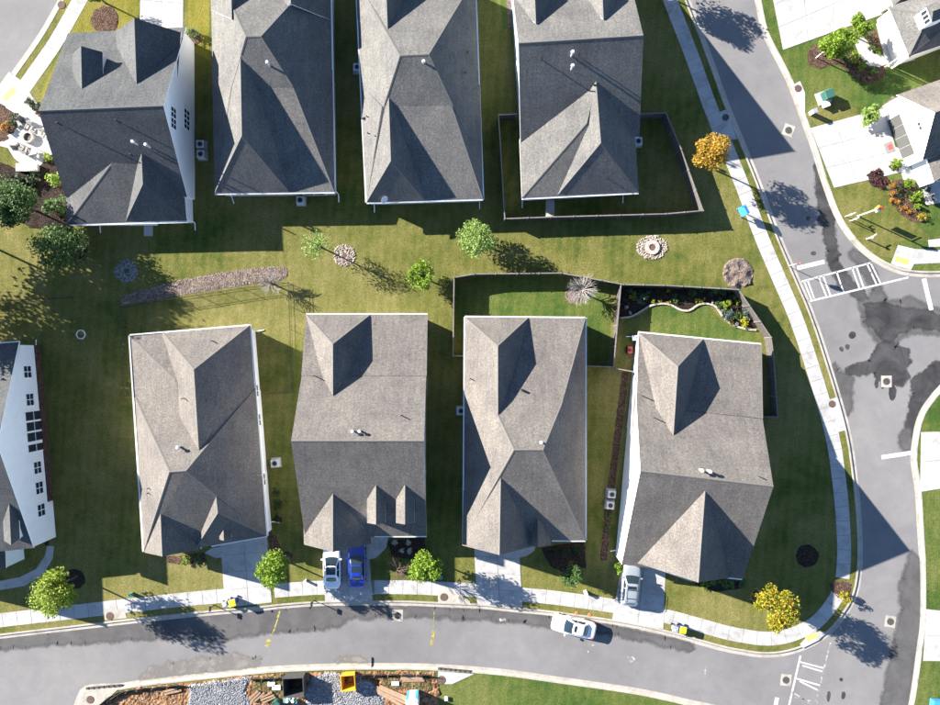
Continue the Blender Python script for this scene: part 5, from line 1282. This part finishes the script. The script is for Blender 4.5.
# green cabinet, pedestals
p = P(828,95,.6); root = empty('utility_cabinet', (p.x, p.y, 0), 'green transformer cabinet on a concrete pad on the lawn across the street', 'cabinet')
b = MB(); b.box((p.x-.25, p.y-.1, .05), (1.5, 1.35, .1), .35); b.build('pad', M['concrete'], root)
b = MB(); b.box((p.x, p.y, .55), (.95, .9, .9), .35); b.build('case', M['util_green'], root)
b = MB(); b.hull([Vector((p.x, p.y, 0))+Matrix.Rotation(.35, 3, 'Z') @ Vector(v) for v in ((-.52,-.5,1.0),(.52,-.5,1.0),(-.52,.5,1.0),(.52,.5,1.0),(-.45,-.42,1.1),(.45,-.42,1.1),(-.45,.42,1.1),(.45,.42,1.1))]); b.build('lid', M['util_green'], root)
def pedestal(px, py, label, h=.7, w_=.32, mat='plastic_white', cap=None):
    p = P(px, py, h/2); root = empty('utility_pedestal', (p.x, p.y, 0), label, 'pedestal'); b = MB()
    b.box((p.x, p.y, h/2), (w_, w_, h), .35); b.build('post', M[mat], root)
    b = MB(); b.box((p.x, p.y, h+.04), (w_*1.15, w_*1.15, .08), .35); b.build('cap', M[cap or mat], root)
pedestal(825.5,104.5,'white utility box just below the green transformer cabinet',.5,.55); pedestal(813,112,'white utility pedestal with a dark cap near the white driveway',1.0,.4,cap='bin_grey')
pedestal(131.5,594.5,'small teal utility pedestal on the lawn edge near the lime tree',.5,.3,'util_teal'); pedestal(441,577,'small teal utility box on the shaded lawn left of an empty driveway',.4,.3,'util_teal'); pedestal(585.5,592.5,'small white utility pedestal at the sidewalk edge near the loose young tree',.6,.3); pedestal(305.5,581,'white pipe marker at the sidewalk edge left of the white sedan',.5,.2)
for (x, y, lb) in [(576.5,613.2,'orange red valve cover on the grass strip beside the street sedan bonnet'), (589.5,614.8,'orange red valve cover on the grass strip beside the street sedan boot')]:
    p = P(x, y); b = MB(); b.cyl((p.x, p.y, 0), .2, .05, 14, r2=.17); tag(b.build('valve_cover', M['orange_mark']), lb, 'valve cover')
# mailboxes on posts
def mailbox(px, py, label, rz=0, h=1.15, mat='black_metal'):
    p = P(px, py, 0); root = empty('mailbox', (p.x, p.y, 0), label, 'mailbox'); b = MB()
    b.tube([(p.x, p.y, 0), (p.x, p.y, h)], .05, 8); b.build('post', M[mat], root)
    b = MB(); c, s_ = math.cos(rz), math.sin(rz); rings = []
    for x in (-.26, .26):
        rings.append([Vector((p.x+x*c-y*s_, p.y+x*s_+y*c, h+z)) for y, z in ((-.1,0),(.1,0),(.1,.12),(.06,.19),(-.06,.19),(-.1,.12))])
    loft(b, rings); b.build('box', M[mat], root)
    b = MB(); b.box((p.x+.1*c+.115*s_, p.y+.1*s_-.115*c, h+.16), (.03, .02, .14), rz); b.build('flag', M['sign_red'], root)
mailbox(214,605,'black mailbox on a post in the grass strip left of the yellow lidded bin',1.5); mailbox(314,600.5,'black mailbox on a post left of the white sedan driveway',1.5)
# double post information sign
a = P(736.5,209.5); c_ = P(740.5,217); t = (c_-a); rz = math.atan2(t.y, t.x); root = empty('information_sign', (a.x, a.y, 0), 'light blue panel sign on two posts at the sidewalk edge', 'sign')
for q in (a, c_): b = MB(); b.box((q.x, q.y, 1.05), (.08, .08, 2.1), rz); b.build('post', M['sign_blue'], root)
mid = (a+c_)/2; b = MB(); nr = Vector((-t.y, t.x, 0)).normalized(); b.box((mid.x, mid.y, 1.5), (t.length+.1, .10, 1.1), rz, tilt=Matrix.Rotation(R(-28), 3, 'X')); b.build('panel', M['sign_blue'], root)
b = MB(); b.box((mid.x, mid.y, 2.05), (t.length+.16, .12, .06), rz); b.build('top_rail', M['sign_blue'], root)
# stop sign
p = P(788.5,266); root = empty('stop_sign', (p.x, p.y, 0), 'octagonal stop sign on a thin post before the wide crossing', 'sign')
b = MB(); b.tube([(p.x, p.y, 0), (p.x, p.y, 2.8)], .035, 8); b.build('post', M['galv'], root)
b = MB(); f = Vector((-.35, .94, 0)).normalized(); sd = Vector((f.y, -f.x, 0)); V = []
for dd in (.05, .065):
    for k in range(8): an = R(22.5+45*k); V.append(Vector((p.x, p.y, 2.45))+f*dd+sd*(.38*math.cos(an))+Vector((0, 0, .38*math.sin(an))))
b.add(V, [tuple(range(8)), tuple(range(8, 16))[::-1]]+[(k, (k+1) % 8, 8+(k+1) % 8, 8+k) for k in range(8)]); b.build('plate', M['sign_red'], root)
# street lamp-like post by the garden, street name post at the corner
def post(px, py, h, label, name='marker_post', mat='galv', r=.04, arm=None, cat='post'):
    p = P(px, py); root = empty(name, (p.x, p.y, 0), label, cat); b = MB(); b.tube([(p.x, p.y, 0), (p.x, p.y, h)], r, 8); b.build('shaft', M[mat], root)
    b = MB(); b.cyl((p.x, p.y, h), r*2.2, .12, 10, r2=r*1.4); b.build('cap', M[mat], root)
    if arm: b = MB(); b.tube([(p.x, p.y, h-.1), (p.x+arm[0], p.y+arm[1], h-.05)], r*.8, 6); b.build('arm', M[mat], root)
post(816,58,2.6,'white lamp post in the round mulch end of the driveway bed','lamp_post','plastic_white',.06,(.3,.1),'lamp'); post(845.5,216.5,1.3,'white mailbox post on the lawn left of the balloon post','mailbox_post','plastic_white',.05,(.45,.2)); post(850,221,1.2,'white post with a small box beside the balloon post','mailbox_post','plastic_white',.05,(.4,.2)); post(866.5,239,1.1,'short white square topped post near the yellow kerb ramp','marker_post','plastic_white',.07,(.5,.35)); post(836,594,1.6,'thin stake beside the sapling in the bare soil','stake','lumber',.025); post(885,67,2.4,'white downlight post at the end of the garden path','lamp_post','plastic_white',.06,None,'lamp')
# post with balloons and a hanging panel
p = P(857.5,216); root = empty('sign_post', (p.x, p.y, 0), 'tall white post sign with a hanging panel topped by coloured balloons', 'sign')
b = MB(); b.box((p.x, p.y, 1.75), (.1, .1, 3.5), .4); b.build('post', M['plastic_white'], root)
b = MB(); b.box((p.x+.45, p.y+.2, 2.9), (1.2, .08, .08), .4); b.build('arm', M['plastic_white'], root)
b = MB(); b.box((p.x+.55, p.y+.24, 2.2), (.75, .04, 1.1), .4); b.build('panel', M['plastic_white'], root)
for k, (dx, dy, dz, mt) in enumerate([(.0,.05,3.75,'balloon_yellow'),(.22,-.05,3.7,'balloon_blue'),(.3,.15,3.95,'balloon_red'),(.08,.2,4.0,'balloon_orange'),(.45,.02,3.85,'balloon_red'),(.15,-.15,3.55,'plastic_white')]):
    b = MB(); rings = []
    for j in range(1, 7):
        th = math.pi*j/7; rings.append([Vector((p.x+dx+.17*math.sin(th)*math.cos(q*.6283), p.y+dy+.17*math.sin(th)*math.sin(q*.6283), dz-.2*math.cos(th))) for q in range(10)])
    loft(b, rings); b.build('balloon', M[mt], root, smooth=True)
# doormat, door item, yard things
p = P(889,147.5); b = MB(); b.box((p.x, p.y, .045), (.95, 1.1, .02), .38); root = tag(b.build('door_mat', M['mat_grey'], origin=(p.x, p.y, .035)), 'grey mat with a red square before the dark garage door', 'mat')
b = MB(); b.box((p.x+.1, p.y+.05, .06), (.5, .55, .012), .38); b.build('red_square', M['mat_red'], root)
p = P(81,334.5); b = MB(); b.ring((p.x, p.y, 0), .42, .50, .07, 28); tag(b.build('hoop', M['plastic_white']), 'white hoop lying on the shaded lawn beside the black metal fence', 'hoop')
p = P(383,198.5,3.2); root = empty('satellite_dish', p-Vector((0, 0, .6)), 'white satellite dish on the rear eave of the pale hip roofed house', 'dish'); b = MB()
rings = []
for j in range(5):
    rr_ = .06+.075*j; dz = .9*rr_*rr_; n_ = Vector((.5, -.5, .7)).normalized(); u_ = n_.cross(Vector((0, 0, 1))).normalized(); v_ = n_.cross(u_)
    rings.append([p+n_*(dz+.25)+u_*(rr_*1.15*math.cos(k*.4488))+v_*(rr_*math.sin(k*.4488)) for k in range(14)])
loft(b, rings, cap=False); b.add(rings[0], [tuple(range(14))]); b.build('reflector', M['plastic_white'], root, smooth=True)
b = MB(); b.tube([p-Vector((0, 0, .6)), p+n_*.25], .03, 6); b.build('mast', M['grey_metal'], root)
b = MB(); b.tube([p+n_*.25+v_*.3, p+n_*.7], .015, 5); b.build('feed_arm', M['grey_metal'], root)
# mower and box beside the corner house
p = P(630,350,.4); root = empty('lawn_mower', (p.x, p.y, 0), 'red lawn mower in the shade beside the corner house', 'mower'); b = MB(); b.box((p.x, p.y, .3), (.5, .75, .3), 0); b.build('deck', M['red_plastic'], root)
b = MB(); b.cyl((p.x, p.y, .45), .16, .2, 12); b.build('engine', M['black_trim'], root)
for dx, dy in ((-.27,-.3),(.27,-.3),(-.27,.3),(.27,.3)): b = MB(); b.tube([(p.x+dx-.03, p.y+dy, .13), (p.x+dx+.03, p.y+dy, .13)], .13, 10); b.build('wheel', M['tyre'], root)
b = MB(); b.tube([(p.x-.2, p.y-.35, .4), (p.x-.2, p.y-1.0, .95), (p.x+.2, p.y-1.0, .95), (p.x+.2, p.y-.35, .4)], .02, 6); b.build('handle', M['black_metal'], root)
p = P(634,338,.4); root = empty('hose_reel', (p.x, p.y, 0), 'blue hose reel box at the rear corner of the corner house', 'hose reel'); b = MB(); b.box((p.x, p.y, .3), (.45, .5, .6), .1); b.build('case', M['bin_blue'], root); b = MB(); b.box((p.x, p.y, .63), (.5, .55, .06), .1); b.build('lid', M['plastic_white'], root)
# fire pit plaza
pad('plaza', [(17,118),(26,117),(42,126),(50,140),(56,152),(46,158),(41,165),(36,168.5),(24,166),(14,158),(8,148),(0,146),(-30,142),(-30,124),(0,127)], 0.026, 'concrete_new')
p = P(29.5,138); root = empty('fire_pit', (p.x, p.y, .026), 'round concrete fire pit in the middle of the pale plaza', 'fire pit')
b = MB(); b.ring((p.x, p.y, .026), .44, .64, .42, 26); b.build('rim', M['stone_pale'], root); b = MB(); b.cyl((p.x, p.y, .03), .44, .22, 20); b.build('ash', M['iron_dark'], root)
b = MB(); c0 = P(29.5,168.5); b.box((c0.x, c0.y, .27), (2.2, .75, .5), 0); ws = tag(b.build('seat_wall', M['stone_pale']), 'low stone seat block at the edge of the fire pit plaza', 'seat wall')
b = MB(); b.box((c0.x, c0.y, .545), (2.32, .86, .06), 0); b.build('coping', M['concrete'], ws)
def chair(px, py, rz, label, cushion):
    p = P(px, py, .3); root = empty('lounge_chair', (p.x, p.y, .026), label, 'chair'); c, s_ = math.cos(rz), math.sin(rz)
    def T(x, y, z): return Vector((p.x+x*c-y*s_, p.y+x*s_+y*c, .026+z))
    b = MB(); b.box(T(0, 0, .38), (.62, .6, .06), rz); b.build('seat', M[cushion], root)
    b = MB(); b.box(T(0, .36, .68), (.62, .08, .62), rz, tilt=Matrix.Rotation(R(-18), 3, 'X')); b.build('backrest', M[cushion], root)
    for sx in (-.34, .34):
        b = MB(); b.box(T(sx, .02, .56), (.08, .68, .04), rz); b.build('armrest', M['chair_frame'], root)
        for sy in (-.27, .3): b = MB(); b.box(T(sx, sy, .27), (.05, .05, .54), rz); b.build('leg', M['chair_frame'], root)
chair(24,122,0.7,'dark backed lounge chair beside the path to the fire pit','cushion_dark'); chair(30,128,-0.5,'grey lounge chair between the dark backed chair and the charcoal roof','chair_frame'); chair(41,133,-1.6,'grey lounge chair facing the fire pit beside the charcoal roof edge','chair_frame'); chair(18.5,147,2.2,'dark cushioned lounge chair on the seat block side of the fire pit','cushion_dark'); chair(25,149.5,2.8,'grey lounge chair next to the dark cushioned one by the seat block','chair_frame'); chair(34,152,-2.9,'pale lounge chair between the fire pit and the seat block','plastic_white')
# porch furniture across the street
chair(927,190,1.2,'dark porch chair on the pale patio nearer the white garage','cushion_dark'); chair(931,198,1.9,'dark porch chair on the pale patio nearer the golden bush','cushion_dark')

# ------------------------------------------------------------------ building lot across the street
bed('building_lot', [(100,720),(104,703),(125,690),(140,687),(188,683),(240,676),(300,672.5),(349,671),(400,671),(434,672),(440,690),(436,720)], 'red_clay', dome=0.16, jag=0.15, step=0.6)
bed('gravel_bed', [(190,684),(252,676),(246,690),(252,706),(250,720),(184,720),(188,700)], 'gravel', 0.09, 0.2, 0.14, 0.4)
bed('gravel_bed', [(306,690),(312,676),(330,672.5),(352,673),(372,682),(384,696),(388,720),(306,720)], 'gravel', 0.09, 0.2, 0.14, 0.4)
bed('weedy_soil', [(250,678),(284,674),(286,696),(270,704),(256,698)], 'weedy_soil', 0.13, 0.2, 0.1, 0.5); bed('weedy_soil', [(380,676),(430,674),(432,690),(420,692),(404,688),(384,690)], 'weedy_soil', 0.13, 0.2, 0.1, 0.5)
def rubble(poly, n, seed, mat, name, label, s0=.05, s1=.12, z=.16):
    r_ = random.Random(seed); xs = [q[0] for q in poly]; ys = [q[1] for q in poly]; b = MB(); k = 0
    while k < n:
        x, y = r_.uniform(min(xs), max(xs)), r_.uniform(min(ys), max(ys))
        if not inside((x, y), poly): continue
        q = P(x, y); b2 = pebbles(q.x, q.y, 0, 0.01, 1, seed*1000+k, s0, s1, z); b.add(b2.V, b2.F); k += 1
    o = b.build(name, M[mat]); return tag(o, label, 'gravel', kind='stuff')
rubble([(192,686),(249,678),(244,690),(249,720),(188,720)], 4200, 4, 'pebble_grey', 'gravel', 'loose grey gravel between the red clay and the weedy patch')
rubble([(309,690),(314,677),(340,673),(352,688),(368,688),(382,698),(384,720),(309,720)], 4200, 5, 'pebble_grey', 'gravel', 'loose grey gravel round the yellow hopper')
rubble([(120,694),(180,688),(182,720),(110,720)], 260, 6, 'pebble', 'rubble', 'scattered pale stones over the red clay', .03, .09, .12)
# silt fence along the kerb
def silt(pts, label):
    W_ = [P(*q) for q in pts]; root = empty('silt_fence', (W_[0].x, W_[0].y, 0), label, 'silt fence')
    for i in range(len(W_)-1):
        a, b_ = W_[i], W_[i+1]; L = (b_-a).length; n = max(1, round(L/1.6)); t = (b_-a)/L; rz = math.atan2(t.y, t.x); nr = Vector((-t.y, t.x, 0))
        for k in range(n):
            q0 = a+t*(L*k/n); q1 = a+t*(L*(k+1)/n); m = MB(); V = []
            for f in (0, .25, .5, .75, 1):
                q = q0.lerp(q1, f); s_ = nr*(.09*math.sin(f*3.14)*rnd.uniform(.5, 1.3))
                V += [Vector((q.x, q.y, .05))-nr*.25+s_, Vector((q.x, q.y, .45))+s_*2, Vector((q.x, q.y, .8-.12*math.sin(f*3.14)))+nr*.12]
            m.add(V, [(j*3+r_, j*3+r_+1, j*3+r_+4, j*3+r_+3) for j in range(4) for r_ in range(2)]); m.build('fabric', M['silt_black'], root)
            m = MB(); m.tube([(q0.x, q0.y, 0), (q0.x, q0.y, .95)], .03, 5); m.build('stake', M['lumber'], root)
silt([(101,704),(118,691.5),(140,687.5),(185,683.5)], 'sagging black silt fence along the kerb beside the red clay'); silt([(251,678),(276,677),(305,673.5)], 'crumpled black silt fence between the kerb and the weedy patch'); silt([(362,673.5),(402,673.5),(432,674)], 'long black silt fence along the kerb behind the yellow hopper')
def open_box(px, py, size, h, rz, mat, label, name, fill=None, z=.1, cat='container', taper=.85):
    p = P(px, py, h/2); root = empty(name, (p.x, p.y, z), label, cat); c, s_ = math.cos(rz), math.sin(rz); b = MB()
    def T(x, y, zz): return Vector((p.x+x*c-y*s_, p.y+x*s_+y*c, z+zz))
    sx, sy = size[0]/2, size[1]/2; V = []; th = .06
    for (k, zz, o) in ((taper, 0, 0), (1, h, 0), (1, h, th), (taper, .08, th)):
        V += [T(x*(sx*k-o), y*(sy*k-o), zz) for x, y in ((-1,-1),(1,-1),(1,1),(-1,1))]
    b.add(V, [(q*4+j, q*4+(j+1) % 4, (q+1)*4+(j+1) % 4, (q+1)*4+j) for q in range(3) for j in range(4)]+[(3,2,1,0),(12,13,14,15)]); b.build('shell', M[mat], root)
    b = MB(); b.box(T(0, sy+.03, h-.05), (size[0]+.12, .08, .12), rz); b.build('rim', M[mat], root); b = MB(); b.box(T(0, -sy-.03, h-.05), (size[0]+.12, .08, .12), rz); b.build('rim', M[mat], root)
    if fill: b = MB(); b.hull([T(x*sx*.8*taper, y*sy*.8*taper, .1) for x, y in ((-1,-1),(1,-1),(1,1),(-1,1))]+[T(.1, .1, h*.35), T(-.2, -.1, h*.3)]); b.build('load', M[fill], root)
open_box(349,680,(1.5,1.6),1.25,.08,'hopper_yellow','yellow open topped hopper with soil inside standing on the gravel','hopper','red_clay')
open_box(295,684,(2.2,2.0),1.5,.05,'iron_dark','dark open topped container on the lot beside the white boards','container','mulch_dark',taper=.95)
# portable toilet
p = P(413,700,1.2); root = empty('portable_toilet', (p.x, p.y, .1), 'white roofed blue portable toilet on the building lot', 'toilet'); b = MB()
b.box((p.x, p.y, 1.2), (1.15, 1.2, 2.1), .1); b.build('cabin', M['plastic_white'], root)
b = MB(); rings = []
for x in (-.62, .62): rings.append([Matrix.Rotation(.1, 3, 'Z') @ Vector((x, y, z))+Vector((p.x, p.y, 2.2)) for y, z in ((-.64,0),(.64,0),(.55,.16),(.2,.26),(-.2,.26),(-.55,.16))])
loft(b, rings); b.build('roof', M['plastic_white'], root, smooth=False)
for sg in (-1, 1): b = MB(); b.box(Matrix.Rotation(.1, 3, 'Z') @ Vector((sg*.5, .62, 0))+Vector((p.x, p.y, 1.3)), (.22, .06, 2.0), .1); b.build('corner_post', M['toilet_blue'], root)
b = MB(); b.box(Matrix.Rotation(.1, 3, 'Z') @ Vector((0, .625, 0))+Vector((p.x, p.y, 1.15)), (.7, .04, 1.8), .1); b.build('door', M['plastic_white'], root)
b = MB(); b.tube([(p.x+.3, p.y+.4, 2.3), (p.x+.3, p.y+.4, 2.65)], .05, 8); b.build('vent_pipe', M['bin_grey'], root)
# lumber
def planks(a, b_, n, label, wd=.28, z=.16, name='lumber_pile', spread=.3):
    A = P(*a); B = P(*b_); t = B-A; L = t.length; t /= L; nr = Vector((-t.y, t.x, 0)); root = empty(name, (A.x, A.y, z), label, 'lumber')
    for k in range(n):
        o = nr*(k-(n-1)/2)*spread+t*rnd.uniform(-.25, .25); c0 = (A+B)/2+o; b = MB(); b.box((c0.x, c0.y, z+.05+.03*(k % 2)), (L*rnd.uniform(.85, 1), wd, .09), math.atan2(t.y, t.x)+rnd.uniform(-.05, .05)); b.build('plank', M['lumber'], root)
planks((374,685.5),(412,704),4,'long brown planks lying across the gravel towards the portable toilet')
planks((400,677.5),(424,677.5),3,'short stack of brown timber beside the silt fence',.25,.2,spread=.22); planks((164,692),(181,688),2,'two pale boards lying on the red clay',.2,.2); planks((252,700),(262,690),3,'short weathered boards at the edge of the weedy patch',.2,.25); planks((262,699),(276,693),3,'loose brown boards lying between the white boards and the barrel',.18,.25)
for (x, y, lb, sz) in [(272,683,'white board lying on the weedy patch, nearer the silt fence',(.75,.45)),(277,686.5,'white board lying on the weedy patch, nearer the green barrel',(.85,.5)),(395.5,682.5,'white carton on the soil beside the brown planks',(.75,.4)),(446,697.5,'small white box on the grass beside the storm inlet',(.3,.45))]:
    p = P(x, y); b = MB(); b.box((p.x, p.y, .24), (sz[0], sz[1], .1), rnd.uniform(-.15, .15)); b.box((p.x, p.y, .30), (sz[0]*1.02, sz[1]*1.02, .02), 0); tag(b.build('white_board', M['plastic_white']), lb, 'board')
p = P(277,703,.5); root = empty('barrel', (p.x, p.y, .15), 'green barrel at the edge of the weedy patch', 'barrel'); b = MB(); b.cyl((p.x, p.y, .15), .42, .9, 18); b.build('drum', M['util_green'], root); b = MB(); b.ring((p.x, p.y, 1.04), .36, .43, .04, 18); b.build('rim', M['util_green'], root)
p = P(290,702,.6); root = empty('tarp_roll', (p.x, p.y, .15), 'rolled white and teal tarpaulin beside the green barrel', 'tarpaulin')
for k in range(5): b = MB(); b.cyl((p.x-.6+k*.3, p.y+.15*math.sin(k*.8), .15), .2, .5+.1*(k % 2), 12, r2=.16); b.build('roll', M['plastic_white' if k % 2 else 'util_teal'], root)
# blue tarp-covered thing at the lower right edge
p = P(941,706,.6); root = empty('tool_chest', (p.x, p.y, 0), 'bright blue lidded chest on the lawn past the white driveways across the street', 'chest'); b = MB(); b.box((p.x, p.y, .4), (1.7, 1.0, .8), -.1); b.build('case', M['sign_blue'], root); b = MB(); b.box((p.x, p.y, .83), (1.8, 1.1, .06), -.1); b.build('lid', M['sign_blue'], root)
